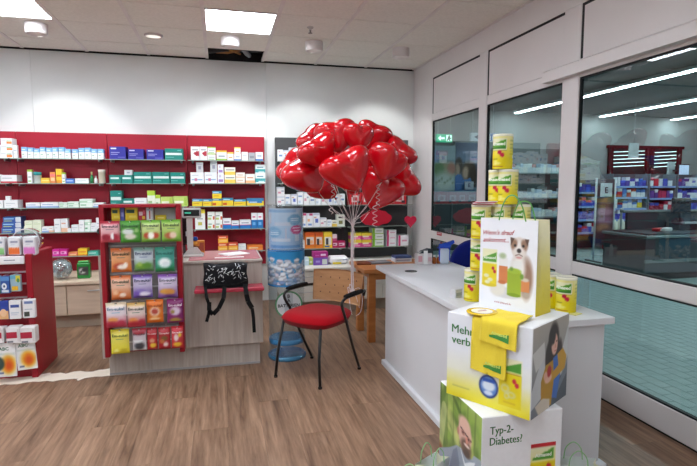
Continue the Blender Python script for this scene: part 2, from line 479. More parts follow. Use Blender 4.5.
# ---- red strip stuck on the transom
t=tag(part_box('warning_sticker',M['card'],None,XW-.0025,XW-.0003,5.27,5.40,.826,.862,0,lin((178,36,56))),'small red sticker on the lower white window rail','sticker')
m=MB(); m.box(-.0006,0,-.05,.05,-.004,.004,lin((226,190,196)),0); o=m.build('print',M['card'],t,(-.0014,0,.004))
# ================================================================ LAMPS OF THE ROOM
M['panel_light']=emit_mat('light_panel_diffuser',(238,247,255),PANEL_POWER)
def light_panel(i,j,label,group=None):
    cx,cy=(GX[i]+GX[i+1])/2,(GY[j]+GY[j+1])/2
    t=thing('ceiling_light',label,'lamp',(cx,cy,H-.004),0,group)
    m=MB(); w,d=.298,.305
    for q in ((-w,w,-d,-d+.012),(-w,w,d-.012,d),(-w,-w+.012,-d+.012,d-.012),(w-.012,w,-d+.012,d-.012)): m.box(q[0],q[1],q[2],q[3],0,.03,W)
    m.build('light_frame',M['grid'],t)
    m=MB(); m.box(-w+.012,w-.012,-d+.012,d-.012,.004,.012,W); m.build('diffuser',M['panel_light'],t)
light_panel(3,1,'square LED ceiling panel beside the missing tile above the counter')
light_panel(6,1,'square LED ceiling panel above the dark red display of hanging packs')
for (i,j) in LIGHTS:
    if j!=1 or i==9: light_panel(i,j,'square LED ceiling panel, %s row from the shelves, %s from the windows'%({1:'first',4:'second',7:'third',10:'fourth'}[j],{3:'first',6:'second',9:'third'}[i]),'ceiling panels out of view')

M['lens']=emit_mat('downlight_lens',(255,250,240),.7)
def downlight(x,y,label,bright=False):
    t=thing('ceiling_downlight',label,'lamp',(x,y,H))
    m=MB()
    if bright: m.lathe([(.085,0),(.088,-.012),(.07,-.02),(.066,-.012)],W,28,caps=False)
    else: m.lathe([(.088,0),(.09,-.01),(.09,-.085),(.086,-.092),(.07,-.092),(.066,-.055)],W,28,caps=False)
    m.build('housing',M['frame'],t)
    m=MB(); zz=-.0115 if bright else -.054
    m.lathe([(.0,zz),(.067,zz)],W,28,caps=False); m.build('lens',M['lens'],t)
    ld=bpy.data.lights.new('downlight_beam','SPOT'); ld.energy=SPOT_W*(.15 if bright else 1); ld.spot_size=R(78); ld.spot_blend=.45; ld.shadow_soft_size=.05; ld.color=(.97,1,.98)
    lo=bpy.data.objects.new('downlight_beam',ld); COL.objects.link(lo); lo.parent=t; lo.location=(0,0,-.10); lo.rotation_euler=(R(35),0,0)
downlight(-1.55,5.24,'white round surface downlight above the red shelves next to the lit square panel')
downlight(-.58,5.36,'flat recessed downlight, brightest and shallowest of the row by the wall',True)
downlight(.13,5.26,'white round surface downlight between the square panel and the missing tile')
downlight(.95,5.22,'white round surface downlight above the red balloons')
downlight(1.88,5.25,'white round surface downlight closest to the window wall')
t=thing('sprinkler','small pendant sprinkler head on the ceiling behind the balloons','sprinkler',(.83,4.75,H))
m=MB(); m.lathe([(.03,0),(.03,-.006),(.012,-.01),(.012,-.03)],lin((205,200,198)),14); m.build('rosette',M['gloss'],t)
m=MB(); m.lathe([(.006,-.03),(.006,-.05),(.02,-.052),(.02,-.056)],lin((120,110,108)),12); m.build('deflector',M['chrome'],t)

ORD=['first','second','third','fourth','fifth','sixth','seventh','eighth','ninth','tenth','eleventh','twelfth','thirteenth','fourteenth','fifteenth']
ORDN=ORD+['sixteenth','seventeenth','eighteenth','nineteenth','twentieth','twenty-first','twenty-second','twenty-third','twenty-fourth','twenty-fifth']

# ================================================================ THE MALL OUTSIDE THE WINDOWS
M['paver']=paint_mat('grey_green_stone',(150,168,166),.35,.05,9,.5,rand=.05)
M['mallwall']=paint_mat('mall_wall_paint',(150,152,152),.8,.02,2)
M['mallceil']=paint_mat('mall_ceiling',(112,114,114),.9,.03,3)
M['tube']=emit_mat('strip_tube',(238,246,255),MALL_TUBE)
M['mpanel']=emit_mat('mall_fill_panel',(236,242,248),MALL_FILL)  # glow of the added fill panels, shared by the far shop lamps
YF=10.3; XE=13.0; HM=3.0
X0=XW+.14
floor_mall=struct('floor_2')
part_box('bedding',M['paver'],floor_mall,X0-.06,XE,YB,YF,-.06,-.004)
def in_view(p):
    d=Vector(p)-CAM; z=d.dot(_F)
    if z<.1: return False
    u=348.5+FPX*d.dot(_RT)/z; v=233-FPX*d.dot(_UP)/z
    return 425<u<712 and v<475
cells=[]
PX,PY=.10,.20
for i in range(int((8.2-X0)/PX)):
    for j in range(-1,int(9.4/PY)):
        x=X0+i*PX; y=j*PY+(PY/2 if i%2 else 0)
        c=(x+PX/2,y+PY/2,0)
        if in_view(c) and c[1]>.9: cells.append(((Vector(c)-CAM).length,x,y))
cells.sort()
pm=MB(); pm.box(-PX/2+.0016,PX/2-.0016,-PY/2+.0016,PY/2-.0016,-.006,0,W,.0015); po=None
for d,x,y in cells[:300]:
    if po is None: po=pm.build('tile',M['paver'],floor_mall,(x+PX/2,y+PY/2,0))
    else:
        o=bpy.data.objects.new('tile',po.data); COL.objects.link(o); o.parent=floor_mall; o.location=(x+PX/2,y+PY/2,0)
m=MB()
for d,x,y in cells[300:]:
    z=0; m.box(x+.0025,x+PX-.0025,y+.0025,y+PY-.0025,-.006,0,W)
o=m.build('far_tiles',M['paver'],floor_mall); o['kind']='stuff'
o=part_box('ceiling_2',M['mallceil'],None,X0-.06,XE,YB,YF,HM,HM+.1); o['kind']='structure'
o=part_box('wall_far',M['mallwall'],None,X0-.14,XE,YF,YF+.1,0,HM); o['kind']='structure'
o=part_box('wall_east',M['mallwall'],None,XE,XE+.1,YB,YF,0,HM); o['kind']='structure'
o=part_box('wall_south',M['mallwall'],None,X0-.06,XE,YB-.1,YB,0,HM); o['kind']='structure'
o=part_box('wall_side',M['mallwall'],None,X0-.14,X0-.04,YW+.1,YF,0,HM); o['kind']='structure'
o=part_box('wall_over',M['mallwall'],None,XW+.08,XW+.14,YB,YW+.1,H,HM); o['kind']='structure'
for n,(x,y0,y1) in enumerate(((6.23,1.0,10.05),(8.43,1.0,10.12),(10.5,1.0,10.2))):
    t=thing('strip_light',('long ceiling strip light nearest to the window outside','second long ceiling strip light in the mall outside','shortest-looking third ceiling strip light far out in the mall')[n],'lamp',(x,0,HM-.02))
    m=MB(); m.box(-.07,.07,y0,y1,-.05,0,lin((190,194,196))); m.build('housing',M['metal'],t)
    m=MB(); m.box(-.032,.032,y0+.02,y1-.02,-.062,-.05,W); m.build('tube',M['tube'],t)
for n,(x,y) in enumerate(((4.2,1.5),(4.2,4.5),(9.4,6.6))):  # fill panels added to light the mall, no such fittings known
    t=thing('mall_fill_panel',('dim square fill panel added outside, beyond the frame','dim square fill panel added over the mall paving','dim square fill panel added between two strip lights in the mall')[n],'lamp',(x,y,HM))
    m=MB(); m.box(-.32,.32,-.32,.32,-.02,0,lin((200,204,206))); m.build('panel_frame',M['metal'],t)
    m=MB(); m.box(-.29,.29,-.29,.29,-.024,-.02,W); m.build('diffuser',M['mpanel'],t)

# ---- signs and posters beyond the first window
YS=9.4
a=at(436.8,134,YS); b=at(452.2,142.4,YS)
t=thing('exit_sign','green and white emergency exit sign hanging in the mall','sign',((a.x+b.x)/2,YS,b.z))
hw=(b.x-a.x)/2; hh=a.z-b.z
m=MB(); m.box(-hw,hw,0,.05,0,hh,lin((14,150,110)),.004); m.build('sign_panel',emit_mat('exit_sign_green',(16,170,125),1.1),t)
m=MB(); T=lambda u,v:(-hw+u*2*hw,-.002,v*hh)
m.poly([(.08,.5),(.26,.85),(.26,.62),(.5,.62),(.5,.38),(.26,.38),(.26,.15)],T,W)
m.poly([(.6,.12),(.95,.12),(.95,.9),(.6,.9)],T,W)
m.build('pictogram',emit_mat('exit_sign_white',(240,255,250),1.6),t)
m=MB(); T=lambda u,v:(-hw+u*2*hw,-.004,v*hh)
m.poly([(.72,.62),(.76,.86),(.84,.86),(.86,.62),(.93,.42),(.86,.4),(.82,.5),(.9,.14),(.82,.14),(.76,.36),(.68,.14),(.62,.2),(.7,.5)],T,lin((14,150,110))); m.build('running_figure',M['print'],t)
m=MB(); m.tube([(-hw*.8,.025,hh),(-hw*.8,.025,HM-b.z)],.008,lin((200,200,200)),6); m.tube([(hw*.8,.025,hh),(hw*.8,.025,HM-b.z)],.008,lin((200,200,200)),6); m.build('suspension_rod',M['metal'],t)
a=at(470.5,132.6,YS+.2); b=at(496,141.6,YS+.2)
t=thing('wayfinding_sign','white hanging toilet sign with arrow, beside the green exit sign','sign',((a.x+b.x)/2,YS+.2,b.z))
hw=(b.x-a.x)/2; hh=a.z-b.z
m=MB(); m.box(-hw,hw,0,.05,0,hh,lin((214,224,236)),.004); m.build('sign_panel',M['gloss'],t)
m=MB(); T=lambda u,v:(-hw+u*2*hw,-.002,v*hh); d=lin((60,72,92))
m.poly([(.14,.5),(.30,.78),(.30,.22)],T,d)
m.poly([(.66,.05),(.98,.05),(.98,.95),(.66,.95)],T,lin((70,110,180)))
for u in (.74,.89):
    m.text('I',.0,lambda a_,b_:(0,0,0),W) if False else None
    m.poly([(u-.035,.12),(u+.035,.12),(u+.045,.62),(u-.045,.62)],lambda p,q:(-hw+p*2*hw,-.004,q*hh),W)
    m.poly([(u+.035*math.cos(k*math.pi/4),.76+.11*math.sin(k*math.pi/4)) for k in range(8)],lambda p,q:(-hw+p*2*hw,-.004,q*hh),W)
m.build('pictogram',M['print'],t)
m=MB(); m.tube([(-hw*.8,.025,hh),(-hw*.8,.025,HM-b.z)],.008,lin((200,200,200)),6); m.tube([(hw*.8,.025,hh),(hw*.8,.025,HM-b.z)],.008,lin((200,200,200)),6); m.build('suspension_rod',M['metal'],t)

def flat_poster(name,label,cat,x0,y0,x1,y1,Y,canvas,nx,ny,thick=.03):
    a=at(x0,y0,Y); b=at(x1,y1,Y); z1=at((x0+x1)/2,y0,Y).z; z0=at((x0+x1)/2,y1,Y).z
    hw=(b.x-a.x)/2
    t=thing(name,label,cat,((a.x+b.x)/2,Y,z0))
    m=MB(); m.box(-hw-.02,hw+.02,0,thick,-.02,z1-z0+.02,lin((150,160,168)),.004); m.build('backing',M['metal'],t)
    m=MB(); m.grid(nx,ny,lambda u,v:(-hw+u*2*hw,-.002,v*(z1-z0)),canvas.fn(),False); m.build('print',M['print'],t)
    return t
cv=Canvas(60,60,(150,176,190)); cv.rect(0,.72,1,1,(176,196,206)); cv.rect(.05,.8,.6,.88,(206,170,190)); cv.rect(.05,.7,.5,.75,(196,180,196))
cv.ell(.5,.45,.45,.2,(180,166,130),.3); cv.ell(.8,.5,.2,.14,(196,128,110),.3); cv.ell(.2,.48,.25,.16,(120,150,100),.3); cv.ell(.45,.2,.5,.22,(206,212,206),.4)
for k in range(7): cv.ell(.1+.13*k,.18+.05*(k%3),.05,.03,(150,160,140),.4)
flat_poster('wall_poster','pale poster of food and plates below the exit sign','poster',435,146,455,191,YF-.05,cv,30,36)
cv=Canvas(60,80,(98,112,140)); cv.vgrad(.6,(120,140,170),1,(92,104,132)); cv.rect(.3,.78,.9,.83,(150,160,190)); cv.rect(.55,.64,.95,.68,(140,110,170))
cv.rect(0,0,1,.08,(160,190,215)); cv.ell(.06,.2,.16,.3,(190,210,225),.4)
cv.ell(.14,.52,.16,.17,(74,60,54),.2); cv.ell(.08,.44,.11,.13,(196,160,140),.25); cv.poly([(.0,.0),(.0,.3),(.12,.36),(.34,.3),(.44,.0)],(70,120,190))
cv.ell(.52,.42,.26,.2,(92,68,50),.2); cv.ell(.42,.38,.12,.13,(200,164,140),.25); cv.ell(.68,.3,.16,.26,(80,58,44),.25); cv.poly([(.3,0),(.34,.22),(.6,.28),(.8,.0)],(90,140,205))
flat_poster('wall_poster','blue-grey poster of two dark-haired people in blue, beside the food poster','poster',455.5,143,480,191,YF-.05,cv,40,60)
a=at(464.5,181.5,YF-.1); b=at(473.2,189.6,YF-.1); 
t=thing('letter_sign','small white square sign with a dark letter below the two-people poster','sign',((a.x+b.x)/2,YF-.12,b.z))
s=(b.x-a.x)/2
m=MB(); m.box(-s,s,0,.03,0,a.z-b.z,lin((206,212,226)),.003); m.build('sign_panel',M['gloss'],t)
m=MB(); m.text('E',s*1.1,lambda p,q:(p,-.002,s*.55+q),lin((60,44,110)),bold=.02); m.rect if False else None
m.build('lettering',M['print'],t)
# pale band and dark panel under the posters
a=at(433,191,YF-.3); b=at(488,201,YF-.3); lo=at(433,246,YF-.3)
t=thing('low_partition','dark grey low partition with a pale blue top band under the posters','partition',((a.x+b.x)/2,YF-.3,0))
hw=(b.x-a.x)/2+.3
m=MB(); m.box(-hw,hw,0,.06,.0,b.z,lin((66,74,78)),.004); m.build('dark_panel',M['gloss'],t)
m=MB(); m.box(-hw,hw,-.02,.08,b.z,a.z,lin((168,190,206)),.004); m.build('top_band',M['gloss'],t)
for k in range(3):
    m=MB(); m.box(-hw+k*hw*.66+.1,-hw+k*hw*.66+.13,-.012,0,.05,b.z-.02,lin((96,104,108))); m.build('joint_cover',M['gloss'],t)

# ---- grey shelf of white packs beyond the second window
YG=9.7
a=at(500,147,YG); b=at(569,147,YG)
t=thing('mall_shelf_unit','grey shelf unit full of white packs beyond the middle window','shelves',((a.x+b.x)/2,YG,0))
hw=(b.x-a.x)/2; zt=a.z
m=MB(); m.box(-hw,hw,.3,.34,0,zt,lin((96,104,104)),.004); m.build('back_panel',M['matte'],t)
SZ=[at(545,y,YG).z for y in (172.8,197.5,216.5,233)]
for z in SZ:
    m=MB(); m.box(-hw,hw,0,.3,z-.025,z,lin((140,150,150)),.003); m.build('shelf',M['metal'],t)
m=MB(); m.box(-hw,-hw+.03,0,.34,0,zt,lin((90,96,96))); m.build('side_panel',M['metal'],t)
m=MB(); m.box(hw-.03,hw,0,.34,0,zt,lin((90,96,96))); m.build('side_panel',M['metal'],t)
packs={}
def packet(kind,w,d,h,c1,c2):
    m=MB(); m.box(-w/2,w/2,0,d,0,h*.62,lin(c1),.004); m.box(-w/2,w/2,0.0,d,h*.62,h,lin(c2),.004)
    o=m.build(kind,M['card']); return o
r2=random.Random(3)
n=0
for si,z in enumerate(SZ[:3]):
    x=t.location.x-hw+.05; nn=0
    while x<t.location.x+hw-.1:
        w=.07+.05*r2.random(); h=.10+.10*r2.random()
        if h>.1+.03 or True:
            c=r2.choice([(214,220,220),(206,214,220),(224,222,216),(196,206,212)]); c2=r2.choice([(226,230,230),(200,150,150),(180,200,220),(214,220,220)])
            o=packet('white_pack',w*.94,.16,h,c,c2); o.location=(x+w/2,YG+.05,z)
            nn+=1; tag(o,'white pack with %s top, %s along %s shelf beyond the middle window'%({(226,230,230):'white',(200,150,150):'pink',(180,200,220):'pale blue',(214,220,220):'light grey'}[c2],ORDN[nn-1],('upper','middle','lower')[si]),'packet','white packs on the mall shelf')
        x+=w

# ---- red-framed opening with strip lights behind, in the far wall
a=at(611,148,YF-.12); b=at(681,182,YF-.12)
t=thing('red_shop_front','red-framed glazed shop front in the far grey mall wall','shop front',((a.x+b.x)/2,YF-.12,0))
hw=(b.x-a.x)/2; zt=a.z; rc=lin((70,18,26))
m=MB(); m.box(-hw,hw,.06,.1,0,zt,lin((34,36,40))); m.build('dark_interior',M['matte'],t)
m=MB(); m.box(-hw-.05,hw+.05,0,.1,zt,zt+.07,rc,.004); m.build('header',M['gloss'],t)
for u in (-1,.0,.12,.9):
    m=MB(); m.box(u*hw-.0,u*hw+.09,0,.1,0,zt,rc,.004); m.build('post',M['gloss'],t)
for seg in ((-.9,-.04),(.2,.86)):
    for q in range(5):
        m=MB(); z=zt-.07-q*.085
        m.tube([(seg[0]*hw,.045,z-.02),(seg[1]*hw,.045,z+.02)],.006,W,5); m.build('far_lamp',M['mpanel'],t)
m=MB(); m.box(.62*hw,.82*hw,.02,.05,zt-.62,zt-.3,lin((190,200,206))); m.build('notice',M['card'],t)
a=at(629.5,143,8.6); b=at(638.5,158,8.6)
t=thing('hanging_board','small pale rectangular board hanging before the red shop front','sign',((a.x+b.x)/2,8.6,b.z))
m=MB(); m.box(-(b.x-a.x)/2,(b.x-a.x)/2,0,.02,0,a.z-b.z,lin((180,190,194)),.003); m.build('board',M['card'],t)
m=MB(); m.tube([(0,.01,a.z-b.z),(0,.01,HM-b.z)],.006,lin((170,170,170)),6); m.build('cord',M['metal'],t)
a=at(691,164,9.6); b=at(700,173,9.6)
t=thing('wall_screen','small pale screen high above the far products','screen',((a.x+b.x)/2,9.9,b.z-.05))
m=MB(); m.box(-.16,.16,0,.05,0,.26,lin((40,42,48)),.006); m.build('casing',M['gloss'],t)
m=MB(); m.box(-.14,.14,-.004,0,.02,.24,lin((190,200,225))); m.build('display',emit_mat('far_screen',(190,200,230),.5),t)
m=MB(); m.box(-.02,.02,.05,.42,.1,.14,lin((60,60,64))); m.build('bracket',M['metal'],t)

# ---- gondolas with many small bright packets
PALS=[[(40,60,170),(60,90,200),(230,232,238),(70,70,160)],[(200,40,60),(225,225,230),(150,30,60),(60,80,180)],[(230,200,60),(180,40,50),(70,120,190),(220,222,224)],[(90,60,140),(60,80,190),(220,220,226),(190,50,90)]]
proto={}
def far_packet(w,h,c1,c2):
    k=(w,h,c1,c2)
    if k not in proto:
        proto[k]=packet('shop_packet',w,.14,h,c1,c2); return proto[k]
    return copy_of(proto[k])
YD=9.35
def cname(c):
    r,g,b=c
    if min(c)>200: return 'white'
    if r>180 and g>150: return 'yellow'
    if b>r and b>g: return 'violet' if r>70 and g<90 else 'blue'
    return 'red'
def gondola(px0,px1,label,levels,pal,seed,Y=YD,short=''):
    rr=random.Random(seed)
    a=at(px0,200,Y); b=at(px1,200,Y); hw=(b.x-a.x)/2; cx=(a.x+b.x)/2
    t=thing('shop_gondola',label,'shelves',(cx,Y,0))
    zs=[max(.12,at((px0+px1)/2,y,Y).z) for y in levels]; zt=zs[0]+.26
    m=MB(); m.box(-hw+.01,hw-.01,.36,.4,0,zt,lin((70,74,84)),.004); m.build('back_panel',M['metal'],t)
    for s in (-1,1):
        m=MB(); m.box(s*(hw-.02)-.012,s*(hw-.02)+.012,0.02,.4,0,zt,lin((120,126,136)),.003); m.build('upright',M['metal'],t)
    for z in zs:
        m=MB(); m.box(-hw+.035,hw-.035,0.01,.36,z-.025,z,lin((150,156,166)),.003); s_=m.build('shelf',M['metal'],t)
        m=MB(); m.box(-hw+.035,hw-.035,-.008,.008,z-.04,z+.0,lin((128,158,208))); q=m.build('price_rail',M['card'],s_)
    for li,z in enumerate(zs):
        nn=0
        x=cx-hw+.05
        top=zs[li-1]-.05 if li else z+.30
        while x<cx+hw-.12:
            w=rr.choice([.08,.10,.12]); h=min(rr.choice([.12,.16,.19]),max(.08,top-z))
            h=round(h,2); p=pal[(li)%len(pal)]
            ca,cb=rr.choice(p),rr.choice(p); nn+=1; o=far_packet(w,h,ca,cb); o.location=(x+w/2,Y+.03,z)
            tag(o,'small %s packet with %s top, %s along %s shelf of %s'%(cname(ca),cname(cb),ORDN[nn-1],('top','second','third','lowest')[li],short),'packet','packets in the shop outside')
            x+=w+.012
gondola(577,611,'gondola of blue and white packets behind the framed poster stand',(192,206,219,232),[PALS[0],PALS[3],PALS[0],PALS[1]],1,short='gondola behind poster stand')
gondola(612,648,'gondola of mixed packets over the red bin, blue price rails',(186,197,208,219),[PALS[0],PALS[2],PALS[2],PALS[0]],2,short='gondola over red bin')
gondola(649,676,'gondola of red and purple packets behind the checkout counter',(186,198,210,222),[PALS[1],PALS[3],PALS[1],PALS[0]],3,short='gondola behind checkout')
gondola(677,706,'gondola of blue packets at the far end of the shop outside',(186,198,210,222),[PALS[3],PALS[0],PALS[0],PALS[1]],4,short='far-end gondola')
# red bin with white bags below
a=at(611,236,8.9); b=at(642,252,8.9); cx=(a.x+b.x)/2; hw=(b.x-a.x)/2
t=thing('sale_bin','low red sale bin with a pale rim in front of the gondolas','bin',(cx,8.75,0))
m=MB(); m.box(-hw,hw,0,.4,.04,.42,lin((150,20,30)),.01); m.build('bin_body',M['gloss'],t)
m=MB(); m.box(-hw-.01,hw+.01,-.01,.41,.42,.45,lin((190,196,200)),.006); m.build('rim',M['metal'],t)
m=MB(); m.box(-hw+.02,hw-.02,.03,.37,0,.04,lin((30,30,34))); m.build('plinth',M['matte'],t)
for n,(px,w) in enumerate(((614,.2),(622,.17))):
    p=at(px,232,8.9)
    m=MB(); m.lathe([(w*.42,0),(w*.5,.05),(w*.46,.16),(w*.25,.22),(w*.12,.25),(w*.16,.29)],lin((214,212,196)),10)
    o=m.build('filled_bag',M['card'],None,(p.x,8.95,.45)); tag(o,('cream filled bag on the red bin, beside the poster stand','smaller cream filled bag on the red bin')[n],'bag')
# framed poster stand
pa=at(593,262,7.85); pb=at(611.5,262,7.85); zt=at(602,178,7.85).z
t=thing('poster_stand','white framed poster stand with a letter sign, outside the near window','display stand',((pa.x+pb.x)/2,7.85,0)); hw=(pb.x-pa.x)/2
for s in (-1,1):
    m=MB(); m.tube([(s*hw,0,0),(s*hw,0,zt)],.018,lin((196,202,204)),8); m.build('upright',M['metal'],t)
    m=MB(); m.box(s*hw-.02,s*hw+.02,-.2,.2,0,.03,lin((70,72,76)),.004); m.build('foot',M['metal'],t)
cv=Canvas(20,60,(70,52,62)); cv.ell(.5,.75,.3,.12,(150,100,80),.4); cv.ell(.5,.6,.45,.07,(190,140,160),.4); cv.ell(.5,.45,.45,.07,(160,110,140),.4); cv.ell(.4,.33,.4,.08,(170,120,90),.4); cv.ell(.6,.2,.3,.1,(50,46,60),.4)
zb=.30
m=MB(); m.box(-hw+.02,hw-.02,-.006,.012,zb,zt-.02,lin((80,70,78))); m.grid(10,30,lambda u,v:((-hw+.02)+u*(2*hw-.04),-.008,zb+v*(zt-.22-zb)),cv.fn(),False); m.build('poster_panel',M['print'],t)
m=MB(); m.tube([(-hw,0,.12),(hw,0,.12)],.014,lin((196,202,204)),8); m.build('lower_bar',M['metal'],t)
s=hw*.62; zs=at(602,190,7.85).z
m=MB(); m.box(-s,s,-.02,-.01,zs-s,zs+s,lin((214,216,222)),.002); q=m.build('letter_card',M['card'],t)
m=MB(); m.text('E',s*1.2,lambda p,q_:(p,-.022,zs-s*.42+q_),lin((60,44,60)),bold=.02); m.build('lettering',M['print'],q)
pc=at(619,262,8.0)
t=thing('rope_post','thin steel post standing beside the poster stand','post',(pc.x,8.0,0))
m=MB(); m.lathe([(.14,0),(.14,.015),(.03,.03),(.022,.04)],lin((170,174,178)),16); m.build('base',M['chrome'],t)
m=MB(); m.lathe([(.02,.03),(.02,.92),(.03,.93),(.03,.96),(.0,.97)],lin((180,184,188)),12); m.build('pole',M['chrome'],t)
# checkout counter
cx0=5.95
t=thing('checkout_counter','long dark checkout counter with pale bands out in the mall','counter',(cx0,6.1,0))
dk=lin((58,70,78))
m=MB(); m.box(0,4.2,0,.85,.1,.62,dk,.01); m.build('counter_body',M['gloss'],t)
m=MB(); m.box(0.05,4.15,.05,.8,0,.1,lin((34,38,42))); m.build('plinth',M['matte'],t)
m=MB(); m.box(-.02,4.22,-.03,.87,.62,.66,lin((112,126,128)),.006); m.build('edge_band',M['gloss'],t)
m=MB(); m.box(.1,4.1,.05,.78,.66,.68,lin((46,52,58)),.004); m.build('conveyor_belt',M['matte'],t)
m=MB(); m.box(-.01,4.21,-.025,-.001,.26,.31,lin((112,126,128)),.003); m.build('bumper_rail',M['gloss'],t)
m=MB(); m.box(0.4,4.2,.8,.85,.66,.95,dk,.006); m.build('rear_screen',M['gloss'],t)
m=MB(); m.box(.3,4.2,.78,.86,.95,.985,lin((126,138,138)),.004); m.build('screen_cap',M['gloss'],t)
p=at(682,222,6.7)
t=thing('cash_register','dark cash register with pale keyboard on the checkout counter','cash register',(p.x,6.55,.68))
m=MB(); m.box(-.2,.2,0,.3,0,.12,lin((60,60,66)),.01); m.build('register_base',M['gloss'],t)
m=MB(); m.box(-.17,.17,-.06,.02,.10,.13,lin((176,180,184)),.004); m.build('keyboard',M['card'],t)
m=MB(); m.tube([(0,.18,.12),(0,.2,.3)],.03,lin((50,50,54)),8); m.build('neck',M['gloss'],t)
m=MB(); m.box(-.17,.17,.15,.22,.26,.5,lin((40,42,48)),.012); m.build('monitor',M['gloss'],t)
for n,(px,c,l) in enumerate(((655,(190,30,44),'red pack lying on the checkout counter outside'),(661,(226,228,230),'white and red pack lying beside the red pack outside'))):
    p=at(px,220,6.6); m=MB(); m.box(-.12,.12,0,.1,0,.05,lin(c),.008); m.box(-.06,.06,-.002,.0,.01,.04,lin((230,230,232))); o=m.build('checkout_pack',M['card'],None,(p.x,6.45,.68),(0,0,.3)); tag(o,l,'packet')

# ================================================================ WALL SHELVING
YP=6.10; YSF=5.90
SHELF_Z=[1.665,1.412,1.159,.902,.648]
def shelving(name,label,x0,x1,mat,mats_shelf,edge):
    t=thing(name,label,'shelves',((x0+x1)/2,YP,0)); hw=(x1-x0)/2
    m=MB(); m.box(-hw+.0015,hw-.0015,0,.06,.46,1.948,W,.003); m.build('back_panel',mat,t)
    for z in SHELF_Z:
        m=MB(); m.box(-hw+.012,hw-.012,YSF-YP,0,z-.008,z,W,.001); s=m.build('glass_shelf',mats_shelf,t)
        m=MB(); m.box(-hw+.012,hw-.012,YSF-YP-.002,YSF-YP+.002,z-.0085,z+.0005,edge); m.build('shelf_edge',M['gloss'],s)
        for sx in (-hw+.06,hw-.06):
            m=MB(); m.box(sx-.008,sx+.008,-.15,0,z-.03,z-.008,lin((150,150,152)),.003); m.build('bracket',M['chrome'],s)
    return t
eg=lin((150,160,152))
REDX=[-2.95,-2.055,-1.175,-.345,.515]
shelving('wall_shelving','red wall shelving bay cut by the edge of the photograph',REDX[0],REDX[1],M['red'],M['shelfglass'],eg)
shelving('wall_shelving','red wall shelving bay above the maple cabinets and green tin',REDX[1],REDX[2],M['red'],M['shelfglass'],eg)
shelving('wall_shelving','red wall shelving bay behind the display of sweets',REDX[2],REDX[3],M['red'],M['shelfglass'],eg)
shelving('wall_shelving','red wall shelving bay behind the counter with the hanging bag',REDX[3],REDX[4],M['red'],M['shelfglass'],eg)
GRX=[.64,1.455,2.295]
shelving('wall_shelving','charcoal wall shelving bay behind the battery tower and balloons',GRX[0],GRX[1],M['grey'],M['shelfglass'],eg)
shelving('wall_shelving','charcoal wall shelving bay nearest the window wall',GRX[1],GRX[2],M['grey'],M['shelfglass'],eg)

def base_cabinet(label,x0,x1,mat,drawers,top=.462):
    yf=5.40
    t=thing('base_cabinet',label,'cabinet',((x0+x1)/2,yf,0)); hw=(x1-x0)/2; D=6.09-yf
    m=MB(); m.box(-hw+.001,hw-.001,.022,D,.125,top-.03,W,.002); m.build('carcass',mat,t)
    m=MB(); m.box(-hw+.001,hw-.001,.07,D,0,.125,lin((176,160,144))); m.build('plinth',M['matte'],t)
    m=MB(); m.box(-hw+.0005,hw-.0005,-.02,D,top-.03,top,W,.003); m.build('worktop',mat,t)
    zs=[.13+(top-.036-.13)*i/drawers for i in range(drawers+1)]
    for a,b in zip(zs[:-1],zs[1:]):
        m=MB(); m.box(-hw+.004,hw-.004,0,.02,a+.003,b-.003,W,.003); dr=m.build('drawer',mat,t)
        zc=b-.055
        m=MB(); m.tube([(-.11,0,zc-.004),(-.10,-.022,zc-.002),(0,-.03,zc+.004),(.10,-.022,zc-.002),(.11,0,zc-.004)],.006,lin((200,200,200)),8); m.build('handle',M['chrome'],dr)
    return t
bx=[-2.66,-2.06,-1.462,-.862,-.262,.34]
bl=['maple base cabinet hidden behind the red display of packs','maple base cabinet half hidden by the red display of packs','maple base cabinet under the green tin beside the sweets display','maple base cabinet behind the sweets display','maple base cabinet behind the counter']
for i in range(5): base_cabinet(bl[i],bx[i],bx[i+1],M['maple'],1)
M['whitecab']=paint_mat('cream_laminate',(226,222,214),.45,.012,2,.4)
gl=['cream base cabinet behind the battery tower','cream two-drawer base cabinet behind the chair back','cream two-drawer base cabinet behind the wooden table']
for i,(a,b) in enumerate(((.64,1.19),(1.19,1.74),(1.74,2.29))): base_cabinet(gl[i],a,b,M['whitecab'],2,.50)

# ================================================================ SALES COUNTER WITH BAG LEDGE
CY=3.93
t=thing('sales_counter','grey oak sales counter with a red ledge for bags','counter',(-.27,CY,0))
m=MB(); m.box(-.575,.572,.01,.56,.175,.81,W,.003); m.build('counter_body',M['counter'],t)
m=MB(); m.box(-.545,.548,.045,.52,0,.175,W,.002); m.build('plinth',M['counter'],t)
m=MB(); m.box(-.545,.548,.040,.045,0,.018,lin((150,146,146)),.001); m.build('plinth_seal',M['metal'],t)
m=MB(); m.box(-.578,.576,.0,.58,.81,.832,W,.004); m.build('countertop',M['counter'],t)
m=MB(); m.box(.03,.56,.03,.55,.832,.838,lin((196,120,128)),.002); m.build('red_glass_mat',M['gloss'],t)
m=MB(); m.box(.075,.572,-.15,.01,.615,.645,lin((176,52,72)),.006); m.build('bag_ledge',M['gloss'],t)
t=thing('torn_tape','torn strip of cream masking tape stuck on the floor planks','tape',(-1.2,4.03,0))
m=MB(); r3=random.Random(5); P=[];Q=[]
n=26
for i in range(n+1):
    x=-.75+1.17*i/n
    P.append((x,-.055-(.02 if r3.random()<.3 else 0)-.012*r3.random())); Q.append((x,.055+(.03 if r3.random()<.25 else 0)+.012*r3.random()))
for i in range(n):
    m.face([(P[i][0],P[i][1],.0012),(P[i+1][0],P[i+1][1],.0012),(Q[i+1][0],Q[i+1][1],.0012),(Q[i][0],Q[i][1],.0012)],lin((230,218,202)))
m.build('strip',M['matte'],t)
